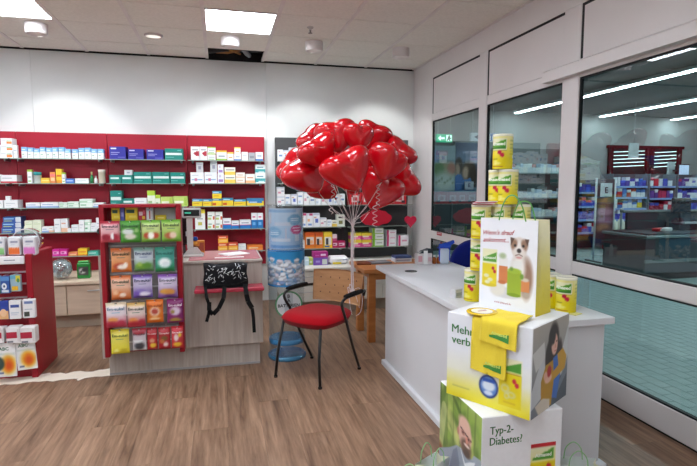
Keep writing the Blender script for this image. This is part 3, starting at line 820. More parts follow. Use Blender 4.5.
for k,(x,y,a) in enumerate(((-.4,-.07,.7),(-.1,.075,.5),(.2,-.075,.9),(.32,.07,.4))):
    m=MB(); c,s=math.cos(a),math.sin(a); T=lambda u,v:(x+u*c-v*s,y+u*s+v*c,.0018)
    m.poly([(-.04,-.012),(.05,-.016),(.055,.012),(-.03,.016)],T,lin((234,222,208))); m.build('torn_piece',M['matte'],t)

# price / customer display on a pole
t=thing('customer_display','grey customer price display on a pole standing on the counter','display',(-.235,4.2,.832))
m=MB(); m.box(-.055,.10,-.07,.09,0,.022,lin((196,192,188)),.008); m.prism([(-.05,0),(.09,0),(.05,.05),(-.01,.05)],lambda a,b,h:(a,-.04+h,.02+b),.08,lin((196,192,188))); m.build('base',M['gloss'],t)
m=MB(); m.box(-.024,.022,-.015,.015,.06,.33,lin((190,186,182)),.006); m.build('pole',M['gloss'],t)
m=MB(); m.box(-.055,.088,-.03,.02,.305,.385,lin((178,174,172)),.008); h=m.build('display_head',M['gloss'],t)
m=MB(); m.box(-.042,.076,-.033,-.029,.322,.37,lin((22,24,26)),.002); 
m.build('screen',M['gloss'],h)
m=MB(); m.poly([(-.034,.34),(.012,.34),(.012,.353),(-.034,.353)],lambda a,b:(a,-.0338,b),lin((60,150,130))); m.build('readout',emit_mat('dim_digits',(60,170,140),.25),h)
t=thing('till_monitor','black till monitor half hidden behind the sweets display','monitor',(-.30,4.32,.832))
m=MB(); m.box(-.06,.07,-.0,.03,.08,.34,lin((24,24,26)),.006); m.build('screen_housing',M['gloss'],t)
m=MB(); m.tube([(0,.03,.0),(0,.03,.1)],.02,lin((60,60,62)),10); m.lathe([(.07,0),(.07,.01),(.02,.02)],lin((60,60,62)),16,(0,.03,0)); m.build('stand',M['gloss'],t)
m=MB(); m.box(.025,.05,-.004,0,.15,.19,lin((170,170,172)),.001); m.build('sticker',M['card'],t)
# things lying on the counter
def sheet(name,label,x,y,z,w,d,rz,col,th=.002,mat='card',cat='paper'):
    m=MB(); m.box(-w/2,w/2,-d/2,d/2,0,th,lin(col),0); m.box(-w/2+.01,w/2-.02,-d/2+.02,d/2-.03,th,th+.0004,lin([min(255,c*1.02) for c in col])); o=m.build(name,M[mat],None,(x,y,z),(0,0,rz)); return tag(o,label,cat)
sheet('paper_sheet','white paper sheets lying askew on the counter behind the bag',.10,4.22,.8385,.20,.15,.5,(244,240,240),.006)
sheet('paper_sheet','long pale paper strip along the counter front edge',.06,4.03,.8385,.22,.03,.05,(238,226,228))
sheet('paper_sheet','small white paper slip beside the customer display',-.09,4.10,.8325,.08,.05,.2,(240,238,240))
p=at(197.5,247,4.36)
t=thing('carton','orange picture carton standing on the counter behind the customer display','box',(p.x,4.36,.8325))
m=MB(); m.box(-.05,.055,0,.06,0,.105,lin((196,116,34)),.002); m.build('carton_body',M['card'],t)
m=MB(); m.poly([(-.04,.01),(.03,.01),(.02,.06),(-.03,.07)],lambda a,b:(a,-.001,b),lin((120,66,30))); m.poly([(.01,.03),(.05,.02),(.05,.09),(.02,.09)],lambda a,b:(a,-.0015,b),lin((150,60,40))); m.poly([(-.045,.075),(.0,.08),(.0,.098),(-.045,.098)],lambda a,b:(a,-.001,b),lin((230,170,60))); m.build('print',M['print'],t)
m=MB(); m.lathe([(.022,0),(.026,.008),(.02,.03),(.0,.035)],lin((40,70,150)),14); o=m.build('blue_cap',M['gloss'],None,(p.x-.02,4.39,.9378)); tag(o,'small round blue cap on top of the orange carton','cap')

t=thing('barcode_scanner','black hand scanner in its holder at the side of the sweets display','scanner',(-.815,4.02,.8325))
m=MB(); m.lathe([(.035,0),(.038,.006),(.02,.014),(.012,.02),(.012,.10)],lin((26,26,28)),14); m.build('holder',M['gloss'],t)
m=MB(); m.tube([(.005,0,.06),(-.004,-.004,.15),(-.012,-.01,.22)],.018,lin((20,20,22)),10,rs=[.015,.018,.02]); m.build('grip',M['gloss'],t)
m=MB(); m.box(-.045,.02,-.05,.03,.21,.255,lin((22,22,24)),.012); m.build('scan_head',M['gloss'],t)

# ================================================================ SWEETS DISPLAY
DX0,DX1,DY=-.806,-.272,3.80
t=sd=thing('sweets_display','tall dark red sweets display rack with hooks on the counter front','display rack',((DX0+DX1)/2,DY,0)); hw=(DX1-DX0)/2
for s in (-1,1):
    m=MB(); m.box(s*hw-(.0 if s<0 else .035),s*hw+(.035 if s<0 else 0),0,.125,.19,1.262,W,.004); m.build('side_panel',M['reddisp'],t)
m=MB(); m.box(-hw+.035,hw-.035,.105,.125,.19,1.262,W); m.build('back_panel',M['reddisp'],t)
m=MB(); m.box(-hw+.035,hw-.035,-.03,.105,1.240,1.262,W,.003); m.build('top_panel',M['reddisp'],t)
m=MB(); m.box(-hw+.035,hw-.035,-.03,.105,1.135,1.147,lin((150,156,150)),.002); m.build('glass_ledge',M['gloss'],t)
m=MB(); m.box(-hw+.035,hw-.035,.09,.105,.20,1.13,lin((150,146,146)),.002); g=m.build('slotted_panel',M['metal'],t)
for k in range(9):
    z=.26+k*.1
    m=MB(); m.box(-hw+.036,hw-.036,.085,.091,z,z+.012,lin((196,194,194)),.001); m.build('rail',M['metal'],g)
m=MB(); m.box(-hw-.028,-hw-.004,.06,.115,0.165,.90,W,.002); m.build('end_strip',M['counter'],t)
PO=[] # pouches: px0,px1,ptop,pbot, palette, fruit, label
def pouch(px0,px1,pt,pb,Y,base,header,mid,blobs,brand,label,txtcol=(26,60,44),thick=.03,titled=True,tilt=0.0):
    a=at(px0,(pt+pb)/2,Y); b=at(px1,(pt+pb)/2,Y); zt=at((px0+px1)/2,pt,Y).z; zb=at((px0+px1)/2,pb,Y).z
    w=b.x-a.x; h=zt-zb
    cv=Canvas(40,50,base); cv.vgrad(0,base,.55,mid,0,1); cv.rect(0,.55,1,.86,mid); cv.vgrad(.80,mid,.9,header); cv.rect(0,.88,1,1,header)
    for (u,v,ru,rv,c) in blobs: cv.ell(u,v,ru,rv,c,.25)
    f=cv.fn()
    def bulge(u,v):
        e=min(v/.12,1,(0.9-v)/.12) if v<.9 else 0
        e=max(0,min(1,e))**.5
        s=max(0,math.sin(math.pi*min(1,max(0,u))))**.45
        return thick*.5*e*s
    def P(u,v,sgn):
        pin=1-.03*math.sin(math.pi*v)
        return ((u-.5)*w*pin, -sgn*bulge(u,v)-(.0006 if sgn>0 else 0), v*h)
    m=MB()
    m.grid(14,16,lambda u,v:P(u,v,1),f,True)
    m.grid(14,16,lambda u,v:P(u,v,-1),lin(base),True,True)
    o=m.build('sweet_pouch',M['foil'],None,((a.x+b.x)/2,Y,zb),(tilt,0,0))
    tag(o,label,'sweets','pouches of sweets on the display')
    m=MB(); m.box(-w*.5,w*.5,-.0022,.0022,h*.925,h*.995,lin(header),.0005); hd=m.build('header_seal',M['foil'],o)
    m=MB(); m.poly([(.03*math.cos(q*math.pi/4),.5*.03*math.sin(q*math.pi/4)) for q in range(8)],lambda p,q:(p*w*2,-.0026,h*.96+q*w*2),lin((30,30,30))); m.build('hang_hole',M['print'],hd)
    m=MB()
    def T(x,z):
        u=.5+x/w; v=z/h
        return (x,-bulge(u,v)-.0025,z)
    m.text(brand,w*.3,lambda x,z:T(x,h*.70+z),lin(txtcol),width=w*.82,bold=.015)
    if titled:
        m.poly([(-w*.2,h*.595),(w*.2,h*.595),(w*.2,h*.62),(-w*.2,h*.62)],T,lin([min(255,c+60) for c in txtcol]))
    m.build('lettering',M['print'],o)
    # hook
    m=MB(); X=(a.x+b.x)/2-sd.location.x
    m.tube([(X,.09,zt-.012),(X,Y-DY-.015,zt-.010),(X,Y-DY-.035,zt-.004)],.0025,lin((190,190,190)),6); m.build('hook',M['chrome'],sd)
    return o
G1=(70,140,44); 
pouch(100.5,120,221,242.5,3.71,(186,60,74),(176,36,58),(228,180,184),[(.3,.25,.24,.14,(150,30,50)),(.72,.26,.22,.14,(160,34,54)),(.62,.3,.08,.16,(240,240,240))],'Em-eukal','pouch of sweets, pink with dark berries, top row by the white packs',(60,40,60))
pouch(120.5,140.5,220.5,242.5,3.70,(58,134,40),(74,146,50),(76,146,52),[(.38,.5,.3,.14,(210,216,214)),(.5,.28,.3,.12,(214,206,196)),(.82,.55,.1,.1,(150,190,120))],'Em-eukal','pouch of sweets, plain dark green with white patch, second in top row',(30,70,36))
pouch(141,160.5,220,242,3.71,(104,160,50),(110,164,56),(196,212,140),[(.3,.3,.16,.13,(176,62,40)),(.74,.3,.18,.13,(180,66,44)),(.52,.3,.16,.15,(244,240,230))],'Em-eukal','pouch of sweets, light green with apple slices, third in top row')
pouch(161.5,181,219.5,241.5,3.71,(98,158,44),(106,162,52),(176,200,110),[(.42,.28,.26,.14,(176,90,60)),(.6,.3,.18,.14,(226,196,176))],'Em-eukal','pouch of sweets, green with brown fruit, last in top row')
pouch(111,131.5,248,272,3.76,(206,104,30),(204,100,36),(224,158,110),[(.45,.25,.32,.13,(170,60,40)),(.55,.22,.24,.1,(240,226,214)),(.72,.3,.1,.1,(250,240,230))],'Em-eukal','pouch of sweets, orange with white herb, first pouch of second row')
pouch(134,153.5,247.5,271,3.76,(70,120,60),(120,160,150),(196,206,216),[(.4,.22,.34,.12,(104,150,50)),(.7,.25,.2,.12,(86,140,50)),(.3,.3,.14,.08,(150,180,80))],'Em-eukal','pouch of sweets, pale silver and green leaves, middle of second row',(36,56,110))
pouch(155,174.5,247,271.5,3.76,(30,120,76),(50,150,128),(70,160,146),[(.5,.38,.32,.2,(236,240,240)),(.56,.3,.2,.1,(214,222,224)),(.5,.1,.5,.06,(30,120,60))],'Em-eukal','pouch of sweets, teal green with white mints, last of second row',(20,84,80))
pouch(111,131,275.5,299.5,3.76,(200,94,36),(206,110,60),(226,180,156),[(.4,.26,.2,.1,(214,120,60)),(.6,.2,.16,.08,(240,220,205)),(.25,.3,.14,.09,(230,180,140))],'Em-eukal','pouch of sweets, orange and cream, first of third row',(30,74,50))
pouch(133,152.5,274.5,297.5,3.76,(86,58,150),(96,66,150),(196,186,214),[(.4,.28,.3,.1,(130,110,180)),(.6,.18,.3,.08,(226,222,236)),(.2,.2,.15,.08,(110,80,170))],'Em-eukal','pouch of sweets, violet blue with white, middle of third row',(24,40,84))
pouch(158,177.5,274,297.5,3.76,(110,62,140),(124,80,160),(208,196,218),[(.35,.28,.26,.1,(214,156,60)),(.62,.26,.24,.12,(206,140,60)),(.6,.12,.24,.06,(90,44,110))],'Em-eukal','pouch of sweets, violet with golden honey fruit, last of third row',(34,50,70))
pouch(106,126.5,302.5,327.5,3.72,(176,50,70),(224,206,180),(226,214,220),[(.35,.32,.24,.1,(222,150,80)),(.3,.16,.4,.1,(170,40,64)),(.75,.18,.2,.12,(176,50,74))],'Em-eukal','pouch of sweets, white top and pink base, first of fourth row',(60,120,150))
pouch(127,145.5,302.5,327,3.73,(170,36,54),(214,176,110),(226,206,200),[(.35,.3,.24,.09,(222,140,70)),(.4,.16,.4,.1,(160,30,46)),(.8,.2,.2,.12,(170,40,60))],'Em-eukal','pouch of sweets, cream top and red base, second of fourth row',(30,70,50))
pouch(146.5,163.5,299.5,322.5,3.75,(208,104,22),(210,108,30),(212,112,34),[(.5,.5,.3,.2,(226,208,190)),(.5,.5,.2,.13,(170,60,50)),(.5,.2,.3,.05,(236,200,150))],'Em-eukal','pouch of sweets, all orange with a round emblem, fourth row',(150,50,20),titled=False)
pouch(167,183.5,298.5,322.5,3.75,(118,24,92),(124,28,98),(120,26,94),[(.5,.5,.34,.18,(206,186,206)),(.35,.48,.14,.09,(150,130,70)),(.5,.14,.36,.06,(170,150,60))],'Em-eukal','pouch of sweets, dark magenta with a round emblem, end of fourth row',(230,220,230),titled=False)
pouch(111,129.5,329,353.5,3.74,(222,206,40),(214,196,50),(226,214,96),[(.3,.14,.14,.06,(236,230,140)),(.7,.16,.2,.05,(196,176,40))],'Em-eukal','pouch of sweets, lemon yellow, first of bottom row',(40,90,40))
pouch(132.5,146.5,328,350,3.76,(208,208,214),(176,34,54),(206,196,204),[(.5,.78,.46,.08,(176,34,54)),(.5,.22,.36,.16,(60,60,66)),(.4,.42,.36,.06,(230,230,232))],'Em-eukal','pouch of sweets, grey with black liquorice and red top, bottom row',(50,50,60),titled=False)
pouch(147,157.5,327.5,349,3.77,(178,28,40),(176,28,42),(184,40,50),[(.6,.2,.3,.1,(226,190,60)),(.5,.42,.26,.1,(206,150,120))],'Em-eukal','pouch of sweets, narrow red with yellow corner, bottom row middle',(240,230,230),titled=False)
pouch(158.5,170.5,327,348.5,3.76,(164,26,38),(160,28,40),(170,36,46),[(.5,.5,.3,.12,(120,90,50)),(.62,.22,.2,.1,(226,214,206)),(.3,.36,.2,.09,(190,110,60))],'Em-eukal','pouch of sweets, deep red with brown fruit, bottom row fourth',(240,220,220),titled=False)
pouch(171.5,183.5,326,348,3.75,(186,32,42),(182,30,44),(196,60,70),[(.5,.2,.36,.09,(226,180,50)),(.4,.5,.2,.16,(228,206,206)),(.7,.62,.14,.1,(226,190,60))],'Em-eukal','pouch of sweets, red with white figure and yellow base, end of bottom row',(246,236,236),titled=False)

# ================================================================ LEFT GONDOLA (dark red)
GY0=4.06
t=gd=thing('pack_display','low dark red display of hanging packs at the edge of the photograph','display rack',(-1.8,GY0,0))
m=MB(); m.box(.445,.487,-.0,.47,0,.905,W,.004); m.build('side_panel',M['reddisp'],t)
m=MB(); m.box(-.6,-.56,-.0,.47,0,.905,W,.004); m.build('side_panel',M['reddisp'],t)
m=MB(); m.box(-.56,.445,.04,.47,0,.88,W); m.build('front_panel',M['reddisp'],t)
m=MB(); m.box(-.56,.445,-.0,.47,.865,.89,W,.003); m.build('top_panel',M['reddisp'],t)
m=MB(); m.box(-.56,.445,-.02,.0,.84,.895,lin((226,222,226)),.003); pr=m.build('price_rail',M['card'],t)
for x0,x1,c in ((-.3,.1,(222,214,220)),(.11,.29,(236,222,226)),(.3,.42,(236,234,236))):
    m=MB(); m.box(x0,x1,-.0215,-.02,.852,.884,lin(c)); m.box(x0+.02,x0+.09,-.0218,-.0215,.866,.872,lin((120,124,140))); m.build('price_label',M['print'],pr)
for z in (.775,.69,.59,.49,.30):
    m=MB(); m.box(-.555,.44,.032,.041,z-.006,z+.006,lin((190,170,176)),.001); m.build('slot_rail',M['metal'],t)
def flat_pack(name,px0,px1,pt,pb,Y,d,base,rects,label,cat='packet',texts=(),rz=0.0,circles=(),roll=0.0,mat='card'):
    a=at(px0,(pt+pb)/2,Y); b=at(px1,(pt+pb)/2,Y); zt=at((px0+px1)/2,pt,Y).z; zb=at((px0+px1)/2,pb,Y).z
    w=b.x-a.x; h=zt-zb
    o=None
    m=MB(); m.box(-w/2,w/2,0,d,0,h,lin(base),min(.003,d*.3)); o=m.build(name,M[mat],None,((a.x+b.x)/2,Y,zb),(0,roll,rz)); tag(o,label,cat)
    m=MB(); k=1
    for (u0,v0,u1,v1,c) in rects:
        m.poly([(u0,v0),(u1,v0),(u1,v1),(u0,v1)],lambda u,v:((u-.5)*w*.97,-.0004*k-.0004,v*h*.97+.015*h),lin(c)); k+=.5
    for (u,v,ru,rv,c) in circles:
        m.poly([(u+ru*math.cos(q*math.pi/8),v+rv*math.sin(q*math.pi/8)) for q in range(16)],lambda u_,v_:((u_-.5)*w*.97,-.0004*k-.0004,v_*h*.97+.015*h),lin(c)); k+=.5
    for (s,u,v,sz,c,wd) in texts:
        m.text(s,sz*h,lambda x,z:((u-.5)*w+x,-.0004*k-.0006,v*h+z),lin(c),width=wd*w,bold=.02)
    if m.f: m.build('print',M['print'],o)
    return o
YH=4.02
wh=(228,226,228)
def hook_for(o,zt):
    m=MB(); X=o.location.x-gd.location.x; m.tube([(X,.04,zt),(X,o.location.y-GY0-.02,zt+.004)],.0025,lin((190,190,190)),6); m.build('hook',M['chrome'],gd)
o=flat_pack('hanging_pack',-8,0.5,276,294,YH,.03,(120,150,180),[(0,0,1,.3,(60,120,90))],'pale blue hanging pack cut by the edge, upper row');hook_for(o,.77)
o=flat_pack('hanging_pack',0.5,9.5,276.5,293.5,YH-.01,.035,(44,84,158),[(0,.75,1,1,(90,140,200)),(.1,.05,.9,.2,(210,216,226))],'blue hanging pack with a white round spot, upper row',circles=[(.4,.42,.3,.2,(226,230,238)),(.4,.42,.12,.08,(60,80,110))]);hook_for(o,.765)
o=flat_pack('hanging_pack',10,20.5,275,291.5,YH,.03,(150,180,196),[(0,.78,1,1,(100,170,196)),(.55,.6,1,.98,(210,200,50)),(.15,.05,.75,.32,(226,176,30))],'pale hanging pack with yellow panels, upper row',circles=[(.8,.68,.14,.14,(70,130,70))]);hook_for(o,.77)
o=flat_pack('hanging_pack',-3,8.5,301,319.5,YH,.035,(44,70,160),[(0,0,1,.45,(222,170,120)),(0,.7,1,1,(36,60,150))],'blue and peach hanging pack beside two white packs',circles=[(.55,.35,.3,.22,(232,190,150))]);hook_for(o,.59)
o=flat_pack('hanging_pack',9,20.8,300.5,319,YH,.035,wh,[(.12,.62,.88,.78,(60,80,150)),(.15,.3,.85,.36,(190,196,210)),(.15,.2,.7,.25,(196,200,214))],'white hanging pack with a single blue title bar');hook_for(o,.59)
o=flat_pack('hanging_pack',22.5,35,299.5,318,YH,.035,wh,[(.15,.78,.85,.92,(110,130,180)),(.1,.08,.55,.34,(60,66,60)),(.15,.45,.8,.5,(180,186,196))],'white hanging pack with a dark square code panel');hook_for(o,.59)
for n,(a,b,l) in enumerate(((-6,3.5,'red and white carton cut by the edge, lower rail'),(6,19.8,'red and white carton on the lower rail over two magazines'),(20.2,35.2,'red and white carton on the lower rail by the red side panel'))):
    o=flat_pack('carton',a,b,327.5+(0 if n else 1),343.5,YH-.04,.08,(226,222,224),[(0,.32,.8,.72,(176,34,62)),(.82,.1,.98,.9,(206,200,202)),(.06,.04,.5,.16,(120,120,130))],l,'box')
    m=MB(); X=o.location.x-gd.location.x; m.tube([(X,.04,o.location.z-.004),(X,-.09,o.location.z-.004)],.003,lin((190,190,190)),6); m.build('hook',M['chrome'],gd)
def magazine(px0,px1,pt,pb,Y,roll,label,cut):
    a=at(px0,(pt+pb)/2,Y); b=at(px1,(pt+pb)/2,Y); zt=at((px0+px1)/2,pt,Y).z; zb=at((px0+px1)/2,pb,Y).z
    w=b.x-a.x; h=zt-zb
    cv=Canvas(50,60,(230,229,230)); 
    cv.ell(.6,.36,.38,.28,(236,196,80),.35); cv.ell(.6,.36,.33,.24,(230,150,30),.3); cv.ell(.62,.34,.2,.15,(214,84,22),.5)
    cv.rect(.05,.66,.95,.69,(170,190,176)); cv.rect(.1,.1,.35,.14,(90,100,140))
    if cut: cv.ell(.0,.4,.4,.22,(50,70,64),.15)
    m=MB(); m.box(-w/2,w/2,0,.012,0,h,lin((226,224,226)),.002); o=m.build('magazine',M['card'],None,((a.x+b.x)/2,Y,zb),(-.03,roll,0)); tag(o,label,'magazine')
    m=MB(); m.grid(24,30,lambda u,v:((u-.5)*w*.98,-.0008,v*h*.98+.01*h),cv.fn(),False)
    m.text('ABC',h*.17,lambda x,z:(-.10*w+x,-.0016,h*.79+z),lin((36,96,60)),width=w*.5,bold=.025); m.build('print',M['print'],o)
    return o
magazine(-4,16,343.5,377,3.99,0.0,'white magazine with sunburst and dark round shape at the edge',True)
magazine(17,37,340.5,369.5,4.0,-.07,'white tilted magazine with sunburst by the red side panel',False)
for n,(x,pt,l) in enumerate(((5,.36,'front slot'),)): pass
# on its top
def clear_box(px0,px1,pt,Y,zb,band,label):
    a=at(px0,245,Y); b=at(px1,245,Y); zt=at((px0+px1)/2,pt,Y).z; w=b.x-a.x; h=zt-zb
    t=thing('tissue_box',label,'box',((a.x+b.x)/2,Y,zb))
    m=MB(); m.box(-w/2,w/2,0,.07,0,h,lin((214,214,218)),.008); m.build('box_body',M['gloss'],t)
    m=MB(); f=Canvas(16,20,(222,222,226)); f.rect(0,.05,1,.34,band); 
    for q in range(5): f.ell(.1+.2*q,.36,.1,.08,band,.3)
    f.rect(.15,.72,.85,.8,(120,124,150)); f.rect(.2,.6,.6,.64,(180,184,196))
    m.grid(12,16,lambda u,v:((u-.5)*w*.86,-.001,h*.06+v*h*.86),f.fn(),False); m.build('print',M['print'],t)
clear_box(-7,4.5,237.5,4.1,.8905,(120,180,110),'white tissue box with a green band, cut by the edge')
clear_box(7.5,20,237,4.1,.8905,(226,110,44),'white tissue box with an orange band on the dark red display')
clear_box(22.5,35.5,236.5,4.1,.8905,(214,120,190),'white tissue box with a pink band beside the clear round dispenser')
p=at(34,243,4.28)
t=thing('round_dispenser','clear round acrylic dispenser on its side on the dark red display','dispenser',(p.x-.035,4.22,.8905))
m=MB(); m.lathe([(.085,0),(.09,.004),(.09,.10),(.085,.104)],W,28,(0,0,.092),axis='y'); m.build('drum',M['acrylic'],t)
m=MB()
for q in range(28):
    pass
m.tube([(.09*math.cos(a_*math.pi/14),.0,.092+.09*math.sin(a_*math.pi/14)) for a_ in range(29)],.004,lin((214,206,212)),6,cap=False); m.build('front_rim',M['gloss'],t)
for q in range(4):
    m=MB(); m.tube([(.03,.01+q*.012,.05+q*.022),(.085,.01,.05+q*.022)],.003,lin((206,198,204)),6); m.build('divider',M['gloss'],t)

# behind: green tin and silver ball on the maple worktop
p=at(84,283,5.55)
t=thing('green_tin','green rectangular tin with a black and white picture on the maple worktop','tin',(p.x,5.55,.4625))
m=MB(); m.box(-.06,.06,0,.07,0,.155,lin((44,130,60)),.008); m.build('tin_body',M['gloss'],t)
m=MB(); m.box(-.05,.05,.005,.065,.155,.178,lin((60,150,72)),.006); m.build('lid',M['gloss'],t)
cv=Canvas(20,20,(60,60,58)); cv.ell(.4,.5,.3,.3,(206,206,204),.3); cv.ell(.6,.6,.25,.2,(40,40,40),.3); cv.ell(.3,.4,.1,.1,(30,30,30),.3)
m=MB(); m.grid(10,10,lambda u,v:(-.045+u*.09,-.001,.035+v*.085),cv.fn(),False); m.build('print',M['print'],t)
p=at(60,284,5.5)
t=thing('mirror_ball','silver foil-filled clear ball on the maple worktop beside the red display','ball',(p.x,5.56,.4625))
m=MB(); prof=[(.03,.0)]+[(.105*math.sin(math.pi*k/12),.105-.105*math.cos(math.pi*k/12)) for k in range(2,12)]+[(.0,.21)]; m.lathe(prof,W,22); m.build('clear_shell',M['ballshell'],t)
m=MB(); r4=random.Random(9)
for k in range(60):
    th,ph=r4.random()*6.28,math.acos(1-2*r4.random()); rr=.078
    c=Vector((rr*math.sin(ph)*math.cos(th),rr*math.sin(ph)*math.sin(th),.105+rr*math.cos(ph)))
    Mx=Matrix.Translation(c)@Matrix.Rotation(th,4,'Z')@Matrix.Rotation(ph,4,'X')
    m.box(-.02,.02,-.018,.018,-.005,.005,lin(r4.choice([(206,214,218),(176,190,198),(226,230,232),(150,170,180)])),.006,Mx)
o=m.build('foil_filling',M['chrome'],t); o['kind']='stuff'

# ================================================================ PRODUCTS ON THE WALL SHELVES
ORD=['first','second','third','fourth','fifth','sixth','seventh','eighth','ninth','tenth','eleventh','twelfth','thirteenth','fourteenth','fifteenth']
def carton(w,d,h,base,bands=(),front=(),top=None,name='carton',mat='card'):
    """a printed carton as one mesh: front at y=0; bands wrap round it, front patches are cells of its front face"""
    m=MB()
    vs=sorted({0.0,1.0}|{b[0] for b in bands}|{b[1] for b in bands}|{f[1] for f in front}|{f[3] for f in front})
    us=sorted({0.0,1.0}|{f[0] for f in front}|{f[2] for f in front})
    def bc(v):
        c=base
        for a,b,q in bands:
            if a<=v<=b: c=q
        return c
    for a,b in zip(vs[:-1],vs[1:]):
        v=(a+b)/2; c=lin(bc(v)); z0,z1=a*h,b*h
        for p,q in zip(us[:-1],us[1:]):
            u=(p+q)/2; cc=bc(v)
            for f in front:
                if f[0]<=u<=f[2] and f[1]<=v<=f[3]: cc=f[4]
            x0,x1=(p-.5)*w,(q-.5)*w
            m.face([(x0,0,z0),(x1,0,z0),(x1,0,z1),(x0,0,z1)],lin(cc))
        m.face([(w/2,0,z0),(w/2,d,z0),(w/2,d,z1),(w/2,0,z1)],c)
        m.face([(-w/2,d,z0),(-w/2,0,z0),(-w/2,0,z1),(-w/2,d,z1)],c)
        m.face([(w/2,d,z0),(-w/2,d,z0),(-w/2,d,z1),(w/2,d,z1)],c)
    tc=lin(top or bc(.999))
    m.face([(u_*w-w/2,0,h) for u_ in us]+[(w/2,d,h),(-w/2,d,h)],tc)
    m.face(([(u_*w-w/2,0,0) for u_ in us]+[(w/2,d,0),(-w/2,d,0)])[::-1],lin(bc(.001)))
    return m.build(name,M[mat])
def jar(r,h,body,lid,lidf=.78,neck=False,name='jar'):
    m=MB(); B,Lc=lin(body),lin(lid)
    if neck: pr=[(r*.9,0,B),(r,h*.04,B),(r,h*.55,B),(r*.45,h*.72,B),(r*.45,h*.76,B),(r*.55,h*.77,Lc),(r*.55,h*.98,Lc),(r*.5,h,Lc)]
    else: pr=[(r*.94,0,B),(r,h*.03,B),(r,h*lidf,B),(r*1.06,h*(lidf+.01),Lc),(r*1.06,h*.97,Lc),(r,h,Lc)]
    m.lathe(pr,B,18,(0,r,0)); return m.build(name,M['gloss'])
WH=(234,234,236); LB=(128,182,226)
S={}
def style(n,base,bands=(),front=(),top=None): S[n]=(base,bands,front,top)
style('vial',WH,[(.62,1,LB)],[(.12,.3,.5,.4,(150,190,170)),(.12,.12,.8,.2,(200,206,214)),(.1,.72,.7,.82,(210,228,242))])
style('worange',WH,(),[(.5,.12,.95,.45,(236,130,50)),(.5,.5,.9,.62,(130,170,110)),(.05,.6,.45,.7,(200,200,206))])
style('wred',WH,[(0,.22,(190,50,66))],[(.1,.55,.7,.66,(190,190,196))])
style('white',WH,(),[(.12,.55,.8,.63,(186,190,200)),(.12,.3,.5,.36,(206,208,214))])
style('whitepeach',WH,[(0,.3,(236,190,160))],[(.1,.6,.75,.7,(220,170,150))])
style('whitegreen',(226,234,226),[(.55,.8,(176,210,184))],[(.08,.2,.5,.34,(120,180,140)),(.6,.6,.95,.75,(240,244,240))])
style('whiteblue',WH,[(0,.28,(150,176,220))],[(.08,.5,.7,.62,(120,150,200))])
style('cream',(226,230,208),(),[(.1,.3,.9,.42,(190,206,160)),(.1,.6,.6,.68,(200,206,186))])
style('bluestack',(44,84,156),(),[(.06,.55,.6,.75,(150,196,226)),(.7,.1,.74,.9,(206,212,222)),(.74,.05,1,.95,(206,210,216)),(.06,.2,.5,.32,(190,200,120))],(60,100,170))
style('yellow',(236,190,60),(),[(.1,.4,.9,.6,(246,220,130))])
style('yelloworange',(238,196,50),[(0,.2,(230,150,40))],[(.1,.45,.9,.6,(220,110,40))])
style('orangepink',(232,140,80),[(.6,.8,(236,120,120))],[(.15,.2,.85,.5,(240,200,150))])
style('bluelow',(70,120,200),(),[(.1,.4,.9,.6,(190,210,240))])
style('navy',(44,44,150),(),[(.08,.8,.42,.9,(226,226,240)),(.08,.5,.62,.56,(150,150,206)),(.08,.36,.5,.41,(150,150,206)),(.5,.1,.95,.2,(90,90,180))],(54,54,160))
style('teal',(16,130,120),(),[(.05,.42,.95,.62,(214,232,228)),(.7,.8,.9,.86,(120,190,184)),(.05,.2,.5,.26,(100,180,170))],(24,140,130))
style('teallow',(16,130,120),(),[(.1,.5,.85,.72,(206,228,224))],(24,140,130))
style('limewhite',(222,230,214),[(.7,1,(176,206,60))],[(.1,.2,.6,.36,(150,180,130))])
style('lime',(190,212,110),(),[(.08,.3,.7,.55,(232,236,214)),(.75,.1,.95,.9,(170,200,80))])
style('tri',WH,(),[(.15,.72,.85,.8,(150,150,160)),(.3,.46,.95,.54,(176,40,60)),(.4,.54,.95,.6,(176,40,60)),(.4,.38,.95,.46,(176,40,60)),(.55,.3,.95,.38,(186,70,84)),(.6,.6,.95,.66,(176,40,60))])
style('greenwhite',WH,[(.84,1,(176,206,70))],[(.15,.4,.85,.5,(170,180,180)),(.1,.1,.8,.2,(150,196,110))])
style('swirlgreen',WH,[(0,.16,(150,196,60)),(.84,1,(236,200,60))],[(.2,.35,.8,.5,(160,170,180))])
style('swirlyellow',WH,[(.8,1,(240,210,90))],[(.2,.3,.8,.42,(220,170,80))])
style('wbluebase',WH,[(0,.2,(60,120,196))],[(.2,.5,.8,.62,(130,150,180))])
style('greypack',(176,178,184),(),[(.15,.3,.85,.6,(140,142,150))])
style('wave',(238,238,242),(),[(.08,.28,.9,.38,(150,180,214)),(.3,.2,.5,.46,(214,130,160)),(.1,.7,.6,.76,(200,200,210))])
style('greywhite',(206,206,210),(),[(.3,.3,.7,.62,(150,150,170)),(.2,.75,.8,.84,(180,180,190))])
style('purplewhite',(238,236,242),(),[(.15,.12,.85,.4,(170,130,196)),(.25,.6,.5,.86,(206,190,214))])
style('ywhite',(240,236,222),[(0,.45,(240,206,90))],[(.1,.6,.9,.75,(160,160,160))])
style('peach',(242,234,228),[(0,.25,(244,206,176))],[(.15,.5,.8,.62,(200,150,120))])
style('worange2',(242,236,230),[(.0,.3,(246,190,140))],[(.15,.55,.8,.65,(220,140,90))])
style('tealwhite',(236,242,242),[(.12,.5,(70,176,180))],[(.15,.65,.8,.76,(110,150,170)),(.3,.12,.9,.24,(206,230,232))])
style('yblue',(240,206,50),[(.68,1,(70,150,190))],[(.1,.3,.7,.42,(210,160,40)),(.1,.78,.7,.88,(206,226,236))])
style('yred',(240,206,50),[(.7,1,(60,140,180))],[(.05,.1,.4,.4,(214,90,40)),(.1,.78,.7,.88,(206,226,236))])
